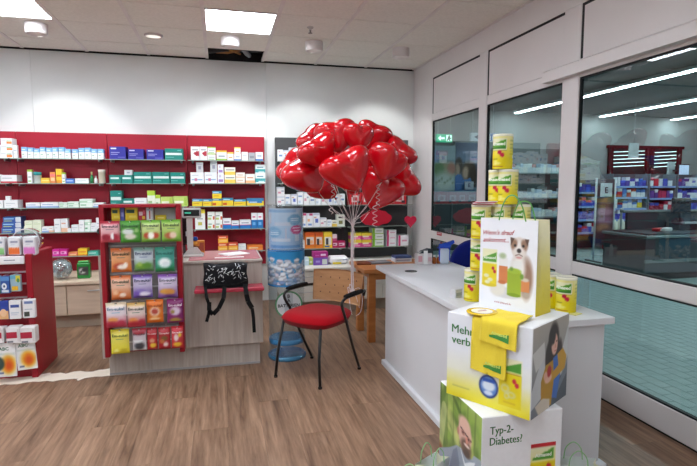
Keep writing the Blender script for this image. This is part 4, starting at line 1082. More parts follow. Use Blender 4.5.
style('yblue2',(236,204,60),[(.62,1,(60,130,180))],[(.1,.35,.9,.62,(50,120,180)),(.15,.4,.6,.55,(190,220,236))])
style('wyellow',(238,238,236),[(.8,1,(240,214,60))],[(.3,.2,.7,.36,(200,190,90)),(.2,.5,.8,.56,(170,176,180))])
style('wgr',(238,238,234),(),[(.1,.5,.6,.64,(150,170,160)),(.05,.1,.5,.35,(190,206,120)),(.72,.1,.96,.5,(220,100,60))])
style('wbp',(240,240,244),[(0,.38,(30,120,196)),(.38,.46,(220,90,140))],[(.15,.6,.8,.72,(150,150,170))])
style('wbp2',(240,238,242),[(0,.55,(30,120,190))],[(.2,.7,.7,.8,(220,110,150)),(.2,.2,.7,.4,(120,180,226))])
style('orred',(238,170,50),[(.62,1,(214,70,50))],[(.1,.2,.9,.4,(244,206,120)),(.1,.72,.8,.85,(240,200,170))])
style('orlow',(236,130,50),(),[(.1,.4,.7,.6,(250,220,180))])
style('gw1',(232,234,238),(),[(.12,.62,.8,.74,(120,150,196)),(.15,.15,.55,.35,(190,206,226))])
style('gw2',(234,232,234),[(.84,1,(206,212,222))],[(.1,.3,.5,.5,(214,150,170)),(.55,.5,.9,.62,(150,160,180))])
style('gw3',(230,234,238),(),[(.2,.4,.85,.55,(110,140,190)),(.1,.75,.5,.85,(200,160,170))])
style('gacc',(234,234,238),[(.84,1,(220,222,230))],[(.4,.84,.95,1,(196,70,120)),(.1,.4,.5,.6,(236,180,130)),(.2,.1,.8,.25,(120,150,206))])
style('gblue',(232,234,240),[(.86,1,(200,206,220))],[(.3,.3,.75,.6,(90,110,190)),(.1,.65,.5,.75,(220,170,150))])
style('olive',(226,228,216),(),[(.2,.2,.7,.5,(130,130,80)),(.15,.7,.8,.84,(80,80,76))])
style('picor',(222,120,40),[(.78,1,(214,90,36)),(0,.1,(232,130,40))],[(.12,.25,.88,.7,(206,196,190)),(.2,.2,.5,.6,(70,60,60)),(.5,.3,.8,.5,(230,170,120))])
style('picye',(236,190,40),[(.8,1,(240,206,60))],[(.12,.2,.88,.7,(210,206,200)),(.25,.2,.55,.62,(60,60,66)),(.1,.05,.7,.15,(60,90,160))])
style('magenta',(190,30,90),(),[(.1,.3,.9,.7,(226,190,206)),(.15,.4,.6,.55,(150,30,80))])
style('pinkwhite',(232,206,216),[(0,.4,(206,80,130))],[])
style('redmotif',(206,40,52),(),[(.15,.2,.8,.75,(226,200,200)),(.3,.32,.65,.6,(190,60,70)),(.6,.1,.9,.3,(70,40,46))])
style('pinkyellow',(228,80,150),[(.55,1,(236,206,60))],[(.1,.35,.7,.58,(240,226,200)),(.2,.1,.9,.25,(240,150,190))])
style('greenleaf',(234,238,230),[(.0,.12,(150,196,60))],[(0,0,.22,1,(140,190,60)),(.35,.45,.85,.6,(170,176,170))])
style('pinkside',(238,234,238),(),[(0,0,.2,1,(206,40,110)),(.35,.4,.85,.56,(220,150,176))])
style('magenta2',(212,40,150),(),[(.1,.3,.9,.7,(236,170,214)),(.2,.4,.6,.6,(170,30,120))])
style('teal2',(70,170,150),(),[(.1,.4,.8,.65,(190,226,216))])
style('paleblue',(190,214,226),(),[(.1,.6,.9,.8,(226,236,240))])
style('purplebig',(120,80,176),[(.58,1,(170,40,130))],[(.6,.05,.95,.45,(196,206,196)),(.15,.2,.45,.35,(160,140,206)),(.5,.7,.85,.85,(226,200,220)),(.12,.7,.4,.78,(200,90,170))])

def fill_shelf(place, zs, items, group, Y=5.925, D=.15, cat='box'):
    """items: (px0, px1, p_top, style, description[, stack base px]) in the order they stand"""
    for n,it in enumerate(items):
        px0,px1,pt,st,desc=it[:5]
        zb=zs
        base=None
        if len(it)>5 and it[5] is not None: base=it[5]
        a=at(px0,pt,Y); b=at(px1,pt,Y); zt=at((px0+px1)/2,pt,Y).z
        w=(b.x-a.x)*.97
        if base is not None: zb=at((px0+px1)/2,base,Y).z
        h=max(.02,zt-zb)
        if st=='jarteal': o=jar(w/2,h,(222,234,230),(60,150,150),.7)
        elif st=='jarwhite': o=jar(w/2,h,(226,216,196),(226,216,204),.8)
        elif st=='botgreen': o=jar(w/2,h,(40,120,70),(190,170,120),.8,True,'bottle')
        elif st=='botwhite': o=jar(w/2,h,(226,226,226),(180,170,170),.8,True,'bottle')
        else:
            s=S[st]; o=carton(w,min(D,max(.04,w*1.2)) if w<.12 else D,h,*s)
        dy=.002*((n*7)%5)
        o.location=((a.x+b.x)/2,Y+dy,zb+.0005)
        tag(o,'%s, %s from left, %s'%(desc,ORD[n] if n<15 else 'last',place),{'jar':'jar','bot':'bottle'}.get(st[:3],'box'),group)
Z1,Z2,Z3,Z4,Z5=SHELF_Z
B0='red bay at photo edge'; B1='red bay above cabinets'; B2='red bay behind sweets'; B3='red bay behind counter'; B4='grey bay behind balloons'; B5='grey bay nearest window'
g='medicine packs on the wall shelves'
y1=lambda px:at(px,158,5.925)
def stackbase(p): return p
fill_shelf('top shelf, '+B0,Z1,[(-9,-.2,145,'worange','white orange-patched carton'),(0,12.4,150.9,'worange','white orange-patched carton, bottom of stack'),(0,12.4,144.5,'worange','white orange-patched carton, middle of stack',150.9),(.2,12,138.2,'worange','white orange-patched carton, top of stack',144.5),(12.7,16.6,145,'white','plain white narrow carton')],g)
fill_shelf('second shelf, '+B0,Z2,[(-7,-.5,174.5,'white','plain white carton'),(0,16.5,175,'wred','flat white carton with red base')],g)
fill_shelf('third shelf, '+B0,Z3,[(-6,3,200.5,'white','plain white carton'),(3.6,17.5,200.2,'white','wide plain white carton'),(5,9.3,196.2,'white','tiny white carton on top',200.2)],g)
fill_shelf('fourth shelf, '+B0,Z4,[(1,21,228,'bluestack','long blue carton, bottom of stack'),(1.5,21,222.5,'bluestack','long blue carton, middle of stack',228),(2.3,20.5,217,'bluestack','long blue carton, top of stack',222.5)],g)
fill_shelf('top shelf, '+B1,Z1,[(21+6.2*i,26.7+6.2*i,[147,147.6,148.6,147.2,147.8,147.4,147.2,149][i],'vial','white carton with light blue top') for i in range(8)]+[(71.8+6.4*i,77.7+6.4*i,[149.2,148,147.8,149,149][i],'vial','white carton with light blue top') for i in range(5)],g)
fill_shelf('second shelf, '+B1,Z2,[(27,31.4,169.6,'greenwhite','tall white carton with green'),(32,40,172,'jarteal','white jar with teal lid'),(40.3,49.3,178,'yellow','low yellow carton'),(49.5,55,172,'orangepink','orange and pink carton'),(55.4,61.3,169,'yelloworange','tall yellow carton'),(61.6,65,172.5,'greenwhite','slim white and green carton'),(65.3,73.6,178.6,'bluelow','low blue carton'),(74.5,88.6,178.4,'white','long low white carton'),(89.2,93,171.8,'botgreen','dark green bottle'),(93.5,97,175.8,'botwhite','small white bottle'),(97.3,104.5,169.6,'jarwhite','cream jar with wide lid')],g)
fill_shelf('third shelf, '+B1,Z3,[(25.5,39.8,202.8,'whiteblue','flat white carton, blue base'),(40.2,58.3,202.4,'whiteblue','long flat white carton, blue base'),(58.7,66.8,202.5,'whitegreen','flat white carton, green band'),(67.2,78.6,201.8,'whitegreen','flat white carton, green band'),(79,92.5,199.2,'whitegreen','taller pale green carton'),(92.8,103.8,202.8,'whiteblue','flat pale blue carton')],g)
fill_shelf('fourth shelf, '+B1,Z4,[(23.8,32,226.4,'cream','cream green-printed carton, lower'),(32.3,41,226.2,'cream','cream green-printed carton, lower'),(24,32,220.8,'cream','cream green-printed carton, upper',226.4),(32.3,41,220.2,'cream','cream green-printed carton, upper',226.2),(41.4,48.4,226.8,'whiteblue','low white and blue carton'),(48.6,53.4,226.4,'whitepeach','small peach-based carton'),(53.7,60,219.2,'white','tall plain white carton'),(60.2,67,219,'whitepeach','tall white carton, peach base'),(67.3,70.8,228.6,'white','very low white carton'),(71,78.4,225,'white','square white carton'),(78.6,84,220.2,'white','tall plain white carton'),(84.2,90,220,'whitegreen','tall white and green carton'),(90.2,95.4,223.2,'white','middling plain white carton'),(95.8,101.6,218,'white','tallest plain white carton')],g)
fill_shelf('lowest shelf, '+B1,Z5,[(52,59.4,249.6,'magenta2','magenta carton'),(59.6,67,249.6,'magenta2','magenta carton'),(68,77,252.6,'orangepink','low orange and pink carton'),(77.6,87,248.8,'yelloworange','taller yellow carton'),(87.6,98,251.4,'teal2','flat teal carton')],g)
fill_shelf('top shelf, '+B2,Z1,[(109,125.6,146.6,'navy','dark blue carton'),(127.6,143.6,149,'navy','dark blue carton'),(146,163.4,149.4,'navy','wide dark blue carton'),(164.3,183,148.6,'teal','teal carton with white bar')],g)
fill_shelf('second shelf, '+B2,Z2,[(109,120.6,175,'teallow','low teal carton'),(121,132.6,175,'teallow','low teal carton'),(124,132,170,'greywhite','small striped carton on top',175),(133,151.6,172,'teal','tall teal carton'),(152,169.6,172,'teal','tall teal carton'),(170,184.8,172.4,'teal','tall teal carton')],g)
fill_shelf('third shelf, '+B2,Z3,[(109.8,121.6,190.8,'teal','tall teal carton'),(122,133.6,198.6,'teallow','flat teal carton'),(134,146.6,198.2,'white','flat white carton'),(147,154.8,190.8,'limewhite','tall white carton, lime top'),(155,160,195,'limewhite','small white carton, lime top'),(160.4,172.6,197,'lime','flat lime carton'),(173,187.6,196.4,'lime','long lime and white carton')],g)
fill_shelf('top shelf, '+B3,Z1,[(190.6,199.4,146.6,'tri','white carton with red triangle'),(199.6,207,146.6,'tri','white carton with red triangle'),(207.4,215.6,153.4,'greenwhite','white green-topped carton, lower'),(207.4,215.6,147,'greenwhite','white green-topped carton, upper',153.4),(216.2,226.8,150.6,'swirlgreen','white carton with green swirl'),(227.2,233.6,152.2,'swirlyellow','white carton with yellow top'),(234.2,241,154,'wbluebase','white blue-based carton, lower'),(234.4,240.6,147.2,'swirlyellow','white yellow-topped carton, upper',154),(241.6,248,152,'white','plain white carton'),(248.6,255,152.6,'greypack','grey carton'),(255.6,263,152.2,'wbluebase','white carton with blue base')],g)
fill_shelf('second shelf, '+B3,Z2,[(190.2,203.8,172.4,'wave','wide white wave-printed carton'),(196,203,162.4,'greywhite','small grey carton on top',172.4),(204.2,217,172.2,'wave','wide white wave-printed carton'),(210,217,160.8,'greywhite','tall grey carton on top',172.2),(217.4,224,173.6,'purplewhite','white purple-printed carton, lower'),(217.6,223.4,164.4,'purplewhite','white purple-printed carton, upper',173.6),(224.4,235.6,175,'ywhite','white and yellow carton, lower'),(224.4,235.4,167.4,'ywhite','white and yellow carton, upper',175),(236,245,178,'peach','white peach carton, lower'),(236,245,172.6,'peach','white peach carton, upper',178),(245.6,255,174,'worange2','white carton with orange base'),(255.4,265.4,173.6,'tealwhite','white teal-banded carton, lower'),(255.4,265.4,164.6,'tealwhite','white teal-banded carton, upper',173.6)],g)
fill_shelf('third shelf, '+B3,Z3,[(192,202.2,199.2,'yblue','yellow blue-topped carton'),(202.6,211.6,199.2,'yblue','yellow blue-topped carton'),(212,221.8,198.6,'yred','yellow carton with red corner'),(212.2,221.6,191.2,'yblue','yellow blue-topped carton on top',198.6),(222.2,233.4,198.2,'yred','yellow carton with red corner'),(233.8,246,199.6,'yblue','yellow blue-topped carton'),(246.6,264,198.4,'yblue2','wide yellow and blue carton')],g)
fill_shelf('fourth shelf, '+B3,Z4,[(194.6,204.8,209.6,'wyellow','tall white carton, yellow top'),(207.4,214.8,220.6,'wgr','white fruit-printed carton, lower'),(207.4,214.8,212.2,'wgr','white fruit-printed carton, upper',220.6),(215.2,222.4,220.6,'wgr','white fruit-printed carton, lower'),(215.2,222.4,212.2,'wgr','white fruit-printed carton, upper',220.6),(222.8,231.2,218.6,'wbp','white and blue carton'),(231.5,239,221,'wbp','shorter white and blue carton'),(239.6,251,220.2,'wbp','wide white and blue carton'),(251.4,257,213.2,'wbp2','tall blue and white carton'),(257.3,263,213.2,'wbp2','tall blue and white carton')],g)
fill_shelf('lowest shelf, '+B3,Z5,[(218,227.6,243.2,'orred','orange red-topped carton, lower'),(218,228,236,'orred','orange red-topped carton, upper',243.2),(228.2,238,242.8,'orred','orange red-topped carton'),(238.4,246,244.4,'white','small plain white carton'),(247,263,245.6,'orlow','long flat orange carton')],g)
fill_shelf('top shelf, '+B4,Z1,[(277.8,283,149.6,'gw3','white blue-printed carton'),(283.3,289,150.2,'gblue','white blue-printed carton'),(289.3,295,147.4,'gw2','white pink-printed carton'),(295.3,301,147,'gw1','white blue-printed carton'),(301.4,308,149,'gw2','white pink-printed carton'),(309,316,149,'gw1','white blue-printed carton'),(317,324,150,'gw3','white blue-printed carton'),(326,334,148,'gw2','white pink-printed carton')],g)
fill_shelf('second shelf, '+B4,Z2,[(283,290.6,177,'white','plain white carton'),(291,298,173,'gw1','white blue-printed carton'),(299,306,174,'gw2','white pink-printed carton'),(307,314,174,'gw3','white blue-printed carton')],g)
xs=[285,291.4,297.6,303.6,309.4,315.4,321.4,327.4,333.4,339.4]; tp=[194.4,194.2,192.2,191.4,194.6,194.8,194,195,194.6,193.8]; ss=['gw1','gblue','gw1','gw2','gw3','gw1','gw2','gblue','gw1','gw3']
fill_shelf('third shelf, '+B4,Z3,[(277.2,284.6,196.4,'gw2','white red-topped carton, lower'),(277.2,284.6,187,'gw2','white red-topped carton, upper',196.4)]+[(xs[i],xs[i]+5.6,tp[i],ss[i],'white printed carton') for i in range(10)],g)
fill_shelf('fourth shelf, '+B4,Z4,[(300.6,306.6,213.4,'gacc','tall white carton, pink top'),(306.9,313,213.6,'gacc','tall white carton, pink top'),(313.3,320,213.4,'gblue','tall white and blue carton'),(320.3,326.8,218,'gw2','white pink-printed carton'),(327.1,332,220,'gw1','low white carton'),(332.3,337,220.4,'ywhite','low white and yellow carton'),(337.3,345,214.8,'olive','white carton with olive motif')],g)
fill_shelf('lowest shelf, '+B4,Z5,[(300.3,304.6,240.4,'white','small plain white carton'),(305,315,232.4,'picor','orange picture carton'),(315.4,323.2,232.4,'picor','narrower orange picture carton'),(323.6,332.4,232.2,'picye','yellow picture carton'),(332.7,337.9,241,'magenta','low magenta carton'),(332.6,337,234.4,'pinkwhite','pink and white carton on top',241),(338.2,345.4,241,'magenta','low magenta carton')],g)
fill_shelf('third shelf, '+B5,Z3,[(349.6,361.6,192.4,'redmotif','red carton with white motif'),(362,373.4,192.4,'redmotif','red carton with white motif'),(373.8,383.4,192.6,'redmotif','red carton with white motif'),(383.8,394,192.4,'redmotif','red carton with white motif'),(394.4,406.6,192,'redmotif','red carton with white motif')],g)
fill_shelf('top shelf, '+B5,Z1,[(352,360,150,'gw1','white blue-printed carton'),(362,371,149,'gw3','white blue-printed carton'),(396,403,151,'gblue','white and blue carton'),(404,408.4,149.5,'navy','dark blue carton')],g)
fill_shelf('lowest shelf, '+B5,Z5,[(351,361.3,239.6,'pinkyellow','pink and yellow carton, lower'),(351,361.3,233.2,'pinkyellow','pink and yellow carton, upper',239.6),(361.7,372,239.6,'pinkyellow','pink and yellow carton, lower'),(361.7,372,233,'pinkyellow','pink and yellow carton, upper',239.6),(372.6,384,239.8,'greenleaf','white green-edged carton, bottom'),(372.6,384,234,'greenleaf','white green-edged carton, middle',239.8),(372.4,383.8,228.2,'greenleaf','white green-edged carton, top',234),(387,396.8,240.4,'pinkside','white pink-edged carton, bottom'),(387,396.6,235.2,'pinkside','white pink-edged carton, middle',240.4),(387,396.6,230,'pinkside','white pink-edged carton, top',235.2),(398.4,408.6,235.2,'pinkside','single white pink-edged carton')],g)

# on the cream worktop below the grey bay
ZT=.5005
def worktop_box(px0,px1,pt,st,label,Y=5.6,D=.12,name='carton'):
    a=at(px0,pt,Y); b=at(px1,pt,Y); zt=at((px0+px1)/2,pt,Y).z
    o=carton((b.x-a.x)*.98,D,zt-ZT,*S[st]); o.location=((a.x+b.x)/2,Y,ZT); return tag(o,label,'box')
worktop_box(305,309,258,'paleblue','slim pale blue carton on the cream cabinets beside the battery bin')
worktop_box(309.3,313,258,'lime','slim lime yellow carton on the cream cabinets beside the purple box',5.62)
worktop_box(313.4,328,252,'purplebig','big purple and magenta box on the cream cabinets behind the chair',5.58)
a=at(328.6,262,5.58); b=at(349,262,5.58); zt=at(339,256.4,5.58).z
m=MB(); w=b.x-a.x; h=zt-ZT
m.box(-w/2,w/2,0,.14,0,h,lin((232,230,234)),.03); o=m.build('paper_roll_pack',M['foil'],None,((a.x+b.x)/2,5.58,ZT)); tag(o,'white plastic pack with yellow corner behind the chair back','pack')
m=MB(); m.poly([(-.3,.06),(.12,.06),(.12,.3),(-.3,.3)],lambda u,v:(u*w,-.0008,v*h),lin((232,206,50))); m.poly([(.2,.5),(.42,.54),(.42,.62),(.2,.58)],lambda u,v:(u*w,-.0008,v*h),lin((130,136,170))); m.poly([(-.1,.5),(.1,.5),(.1,.58),(-.1,.58)],lambda u,v:(u*w,-.0008,v*h),lin((206,214,190))); m.build('print',M['print'],o)
# red paper decorations in the grey bay
a=at(359.5,218,5.89); b=at(391,218,5.89); zc=at(375,217.5,5.89).z; w=b.x-a.x; hh=at(375,209,5.89).z-at(375,226.5,5.89).z
pts=[]
for (cx,cy,r) in ((-.30,-.02,.2),(-.16,.16,.24),(.06,.2,.26),(.3,.1,.2),(.32,-.14,.18),(.1,-.22,.2),(-.12,-.24,.2)):pass
outl=[(-.5,0),(-.44,.16),(-.3,.3),(-.16,.36),(-.1,.48),(.06,.5),(.16,.4),(.3,.36),(.37,.22),(.47,.12),(.5,-.05),(.44,-.22),(.36,-.34),(.2,-.38),(.08,-.46),(-.08,-.44),(-.2,-.42),(-.34,-.38),(-.44,-.22)]
m=MB(); m.prism([(u*w,v*hh) for u,v in outl],lambda a_,b_,t_:(a_,-t_,b_),.02,lin((186,12,44)))
o=m.build('paper_flower',M['card'],None,((a.x+b.x)/2,5.875,zc+.0)); tag(o,'flat crimson cloud-shaped paper flower before the grey shelves','decoration')
def heart2(n=28):
    P=[]
    for k in range(n):
        t=2*math.pi*k/n; P.append((16*math.sin(t)**3/32,(13*math.cos(t)-5*math.cos(2*t)-2*math.cos(3*t)-math.cos(4*t))/30+.06))
    return P[::-1]
p=at(410,221.5,5.88); s=at(416,221,5.88).x-at(404.6,221,5.88).x
m=MB(); m.prism([(u*s,v*s) for u,v in heart2()],lambda a_,b_,t_:(a_,-t_,b_),.03,lin((198,26,66)))
o=m.build('paper_heart',M['card'],None,(p.x,5.88,p.z)); tag(o,'small crimson heart hanging at the edge of the grey shelving','decoration')
m=MB(); m.tube([(0,.0,s*.3),(0,.01,.35)],.0015,lin((220,200,204)),5); m.build('thread',M['cloth'],o)

# ---- packs in the top cell of the sweets display
style('kellow',(232,196,40),[(0,.12,(214,170,30))],[(.1,.5,.75,.72,(60,90,70)),(.3,.2,.9,.34,(240,214,90))])
style('redpack',(186,40,60),(),[(.1,.4,.6,.7,(226,190,196)),(.5,.1,.9,.35,(230,180,60)),(.65,.5,.9,.8,(220,90,110))])
style('wrs',(232,228,230),(),[(.4,.1,.6,.9,(206,90,100)),(.1,.7,.9,.82,(180,190,200))])
style('bluenarrow',(90,90,170),(),[(.2,.3,.8,.6,(150,150,206))])
style('greycard',(196,196,194),(),[(.05,.1,.95,.9,(206,206,204))])
style('ylow',(226,200,40),(),[(.2,.4,.8,.6,(240,226,130))])
for (a0,a1,pt,st,lab,YY,DD,CC) in ((111,119.4,205.8,'kellow','yellow carton in the top cell of the sweets display, at its end',3.84,.045,'box'),(119.8,124,207,'bluenarrow','narrow blue carton between two yellow cartons in the sweets display',3.845,.045,'box'),(124.6,137.4,205.6,'kellow','wide yellow carton in the top cell of the sweets display',3.84,.045,'box'),(137.8,145.6,208,'redpack','red carton beside the wide yellow one in the sweets display',3.842,.045,'box'),(146,152.8,206.4,'wrs','white carton with red stripe in the top cell of the sweets display',3.84,.045,'box'),(154,175.6,208,'greycard','light grey blank card standing at the back of the top cell',3.895,.006,'card'),(155,166,215.2,'ylow','low yellow carton in front of the blank grey card',3.84,.04,'box')):
    a=at(a0,pt,YY); b=at(a1,pt,YY); zt=at((a0+a1)/2,pt,YY).z
    o=carton((b.x-a.x)*.97,DD,zt-1.1475,*S[st]); o.location=((a.x+b.x)/2,YY,1.1475); tag(o,lab,CC)

# ================================================================ WOODEN TABLE BEHIND THE DESK
t=thing('side_table','orange beech table between the white desk and the grey shelving','table',(1.7,4.5,0))
m=MB(); m.box(-.50,.62,-.27,.27,.625,.66,W,.004); m.build('tabletop',M['table'],t)
m=MB(); m.box(-.42,.55,-.22,-.2,.56,.625,W,.002); m.build('apron',M['table'],t)
m=MB(); m.box(-.42,-.4,-.2,.2,.56,.625,W,.002); m.build('apron',M['table'],t)
for x,y in ((-.45,-.24),(-.45,.14),(.52,-.24),(.52,.14)):
    m=MB(); m.box(x,x+.065,y,y+.065,0,.625,W,.004); m.build('leg',M['table'],t)
p=at(402,258,4.62)
t=thing('leaflet_box','blue and white flat box pile on the wooden table near the wall','box',(p.x,4.58,.6605))
m=MB(); m.box(-.085,.085,0,.12,0,.035,lin((206,210,220)),.002); m.build('lower_box',M['card'],t)
m=MB(); m.box(-.08,.085,.0,.12,.0355,.058,lin((60,80,130)),.002); m.build('upper_box',M['card'],t)
m=MB(); m.box(-.07,.07,-.0006,0,.012,.024,lin((150,160,180))); m.build('print',M['print'],t)
p=at(379,261,4.6)
o=sheet('flat_magazine','flat grey magazine pile lying on the wooden table',p.x,4.6,.6605,.2,.15,.1,(120,122,128),.012,cat='magazine')
p=at(361,263,4.55)
o=sheet('brown_folder','dark brown folder at the near corner of the wooden table',1.29,4.58,.6605,.13,.15,-.2,(120,60,34),.012,cat='folder')

# ================================================================ BATTERY TOWER
t=thing('battery_tower','clear round battery collection tower with blue discs beside the counter','collection bin',(.505,4.09,0))
R0=.148
m=MB(); m.lathe([(R0+.004,0),(R0+.006,.012),(R0+.006,.03),(R0-.004,.036),(R0-.02,.036)],W,36); m.build('base_disc',M['blueacrylic'],t)
m=MB(); m.lathe([(R0-.012,.125),(R0-.002,.13),(R0-.002,.165),(R0-.02,.17)],W,36); m.build('middle_disc',M['blueacrylic'],t)
m=MB(); m.lathe([(R0-.004,.036),(R0-.004,.60)],W,36,caps=False); m.build('lower_tube',M['acrylic'],t)
m=MB(); m.lathe([(R0,.60),(R0,.612),(R0-.01,.615)],lin((60,140,206)),36); m.build('bin_floor',M['gloss'],t)
m=MB(); m.lathe([(R0-.002,.612),(R0-.002,.88)],W,36,caps=False); m.build('bin_wall',M['acrylic'],t)
cv=Canvas(120,60,(30,132,190)); rb=random.Random(4)
for k in range(230):
    u=rb.random(); v=rb.random()*.80
    if v>.68+.1*math.sin(u*40): continue
    c=rb.choice([(206,214,224),(176,190,212),(226,230,236),(120,150,196),(150,176,206),(214,206,216),(226,232,238)])
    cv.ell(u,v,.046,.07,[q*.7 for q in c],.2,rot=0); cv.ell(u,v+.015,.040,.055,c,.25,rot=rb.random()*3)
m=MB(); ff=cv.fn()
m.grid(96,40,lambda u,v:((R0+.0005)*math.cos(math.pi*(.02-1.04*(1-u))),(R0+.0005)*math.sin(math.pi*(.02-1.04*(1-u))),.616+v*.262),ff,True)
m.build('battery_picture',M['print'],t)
m=MB(); m.lathe([(R0,.88),(R0,.886),(R0-.01,.888)],lin((40,110,170)),36); m.build('bin_rim',M['gloss'],t)
m=MB(); m.lathe([(R0-.006,.886),(R0-.006,1.235)],W,36,caps=False); m.build('upper_tube',M['acrylic'],t)
m=MB(); m.lathe([(R0-.004,1.235),(R0-.002,1.24),(.05,1.242)],W,36); m.build('top_cover',M['acrylic'],t)
# curved information card in the upper part
cv=Canvas(70,80,(176,198,222)); cv.vgrad(0,(150,184,222),1,(190,206,224)); cv.rect(.1,.9,.75,.97,(140,176,214)); cv.ell(.72,.72,.16,.13,(110,166,206),.1); cv.ell(.26,.42,.17,.13,(120,172,212),.1); cv.ell(.76,.48,.14,.11,(206,40,120),.06)
for v in (.74,.7,.66): cv.rect(.62,v,.82,v+.015,(210,226,238))
for v in (.44,.4,.36): cv.rect(.14,v,.38,v+.015,(214,228,240))
cv.rect(.66,.5,.86,.53,(240,200,220)); cv.rect(.68,.44,.84,.47,(240,200,220)); cv.rect(.14,.62,.2,.86,(206,196,206)); cv.rect(.3,.58,.6,.66,(200,204,220)); cv.rect(.2,.2,.6,.28,(206,212,226)); cv.rect(.5,.26,.54,.5,(200,190,206)); cv.rect(.7,.2,.8,.36,(206,210,224)); cv.rect(.15,.05,.85,.1,(90,150,210))
m=MB(); m.grid(40,44,lambda u,v:((R0-.012)*math.cos(math.pi*(.98+.92*u)),(R0-.012)*math.sin(math.pi*(.98+.92*u)),.895+v*.32),cv.fn(),True); m.build('information_card',M['print'],t)
# round sign under the bin, reading BATTERIEN
m=MB(); cz=.46
dsc=[(.108*math.cos(k*math.pi/16),.108*math.sin(k*math.pi/16)) for k in range(32)]
m.prism(dsc,lambda a,b,h:(a,-.135-h,cz+b),.004,lin((80,140,100))); s=m.build('round_sign',M['card'],t)
m=MB(); m.poly([(.096/.108*a,.096/.108*b) for a,b in dsc],lambda a,b:(a,-.1396,cz+b),lin((206,210,214)))
kk=lin((44,52,56)); m.text('B',.04,lambda a,b:(a,-.1404,cz+.054+b),kk,bold=.03); m.text('A',.04,lambda a,b:(a,-.1404,cz+.018+b),kk,bold=.03); m.text('BATTERIEN',.036,lambda a,b:(a,-.1404,cz-.018+b),kk,bold=.03,width=.17)
m.build('print',M['print'],s)

# ================================================================ BLACK BAG ON THE LEDGE
p=at(226,290,3.83)
t=thing('shoulder_bag','black shoulder bag with white leaf print on the red counter ledge','bag',(.028,3.845,.6455)); hw=.155
t.location.x=.028
bx0=.17
def bagp(u,v):
    # front surface of a soft flap bag
    x=(u-.5)*.31*(1+.03*math.sin(7*v)); z=.005+v*.172+.008*math.sin(9*u+1)*v
    y=-.055-.018*math.sin(math.pi*u)*math.sin(math.pi*min(1,v*1.05))-.006*math.sin(14*u+5*v)
    if v>.85: y+= (v-.85)*.32
    return (x,y,z)
m=MB()
m.grid(24,14,bagp,lin((20,20,24)),True)
m.grid(24,6,lambda u,v:((u-.5)*.31,(-.055+.048*0)+.0+v*.09-.0,.005+.172+.008*math.sin(9*u+1)-.0) if False else (bagp(u,1)[0],bagp(u,1)[1]+v*(.03-bagp(u,1)[1]),bagp(u,1)[2]-.012*v),lin((20,20,24)),True)
m.grid(24,4,lambda u,v:((u-.5)*.30,.03,.165*(1-v)+.004),lin((18,18,22)),True)
m.grid(24,4,lambda u,v:((u-.5)*.31,.03-v*(.03-bagp(u,0)[1]),.004),lin((18,18,22)),True)
for e,fl in ((0,False),(1,True)):
    m.grid(4,14,lambda u,v:((bagp(e,v)[0]),bagp(e,v)[1]+u*(.03-bagp(e,v)[1]),bagp(e,v)[2]-.006*u),lin((18,18,22)),True,fl)
m.build('bag_body',M['cloth'],t)
m=MB(); rq=random.Random(12)
for k in range(60):
    u=.05+.9*rq.random(); v=.32+.62*rq.random(); a=rq.random()*6.3; L=.018+.012*rq.random(); wd=.004
    def T(px,pz):
        uu=min(.99,max(.01,u+px/.31)); vv=min(.98,max(.02,v+pz/.172)); q=bagp(uu,vv); return (q[0],q[1]-.0018,q[2])
    c,s_=math.cos(a),math.sin(a)
    pts=[(0,0),(.35,.5),(.8,.4),(1,0),(.7,-.5),(.3,-.4)]
    m.poly([(L*(q0*c)-wd*q1*s_,L*(q0*s_)+wd*q1*c) for q0,q1 in pts],T,lin(rq.choice([(206,206,206),(176,178,182),(226,226,226)])))
m.build('leaf_print',M['print'],t)
m=MB(); m.tube([(-.15,-.064,.055),(-.08,-.083,.038),(0,-.09,.03),(.08,-.083,.038),(.15,-.064,.055)],.004,lin((12,12,14)),6); m.build('flap_edge',M['cloth'],t)
def strap(name,pts,w,parent,col=(16,16,18)):
    m=MB(); pts=[Vector(q) for q in pts]
    for i in range(len(pts)-1):
        for sgn,fl in ((1,0),(-1,1)):
            a,b=pts[i],pts[i+1]
            d=(b-a).normalized(); n=Vector((0,-1,0)); s=d.cross(n).normalized()*w/2
            q=[a-s,a+s,b+s,b-s]; q=[v+Vector((0,-.0016*sgn,0)) for v in q]
            m.face(q if not fl else q[::-1],lin(col),False,True)
    return m.build(name,M['cloth'],parent)
strap('strap',[(-.145,-.07,.02),(-.135,-.165,-.04),(-.115,-.168,-.10),(-.125,-.168,-.16),(-.14,-.168,-.21)],.022,t)
strap('strap',[(-.01,-.085,.02),(-.02,-.165,-.05),(-.055,-.168,-.12),(-.095,-.168,-.16),(-.12,-.168,-.13),(-.118,-.17,-.07)],.03,t)
strap('strap',[(.135,-.075,.03),(.14,-.165,-.03),(.15,-.168,-.08),(.178,-.168,-.13)],.034,t)
strap('strap',[(.178,-.17,-.13),(.186,-.17,-.2),(.19,-.17,-.31)],.024,t)

# ================================================================ CHAIR
CH=Vector((.673,3.66,0)); CRZ=-math.radians(47)
t=thing('visitor_chair','visitor chair with red seat, perforated beech back and black tube arms','chair',CH,CRZ)
bk=lin((22,22,24))
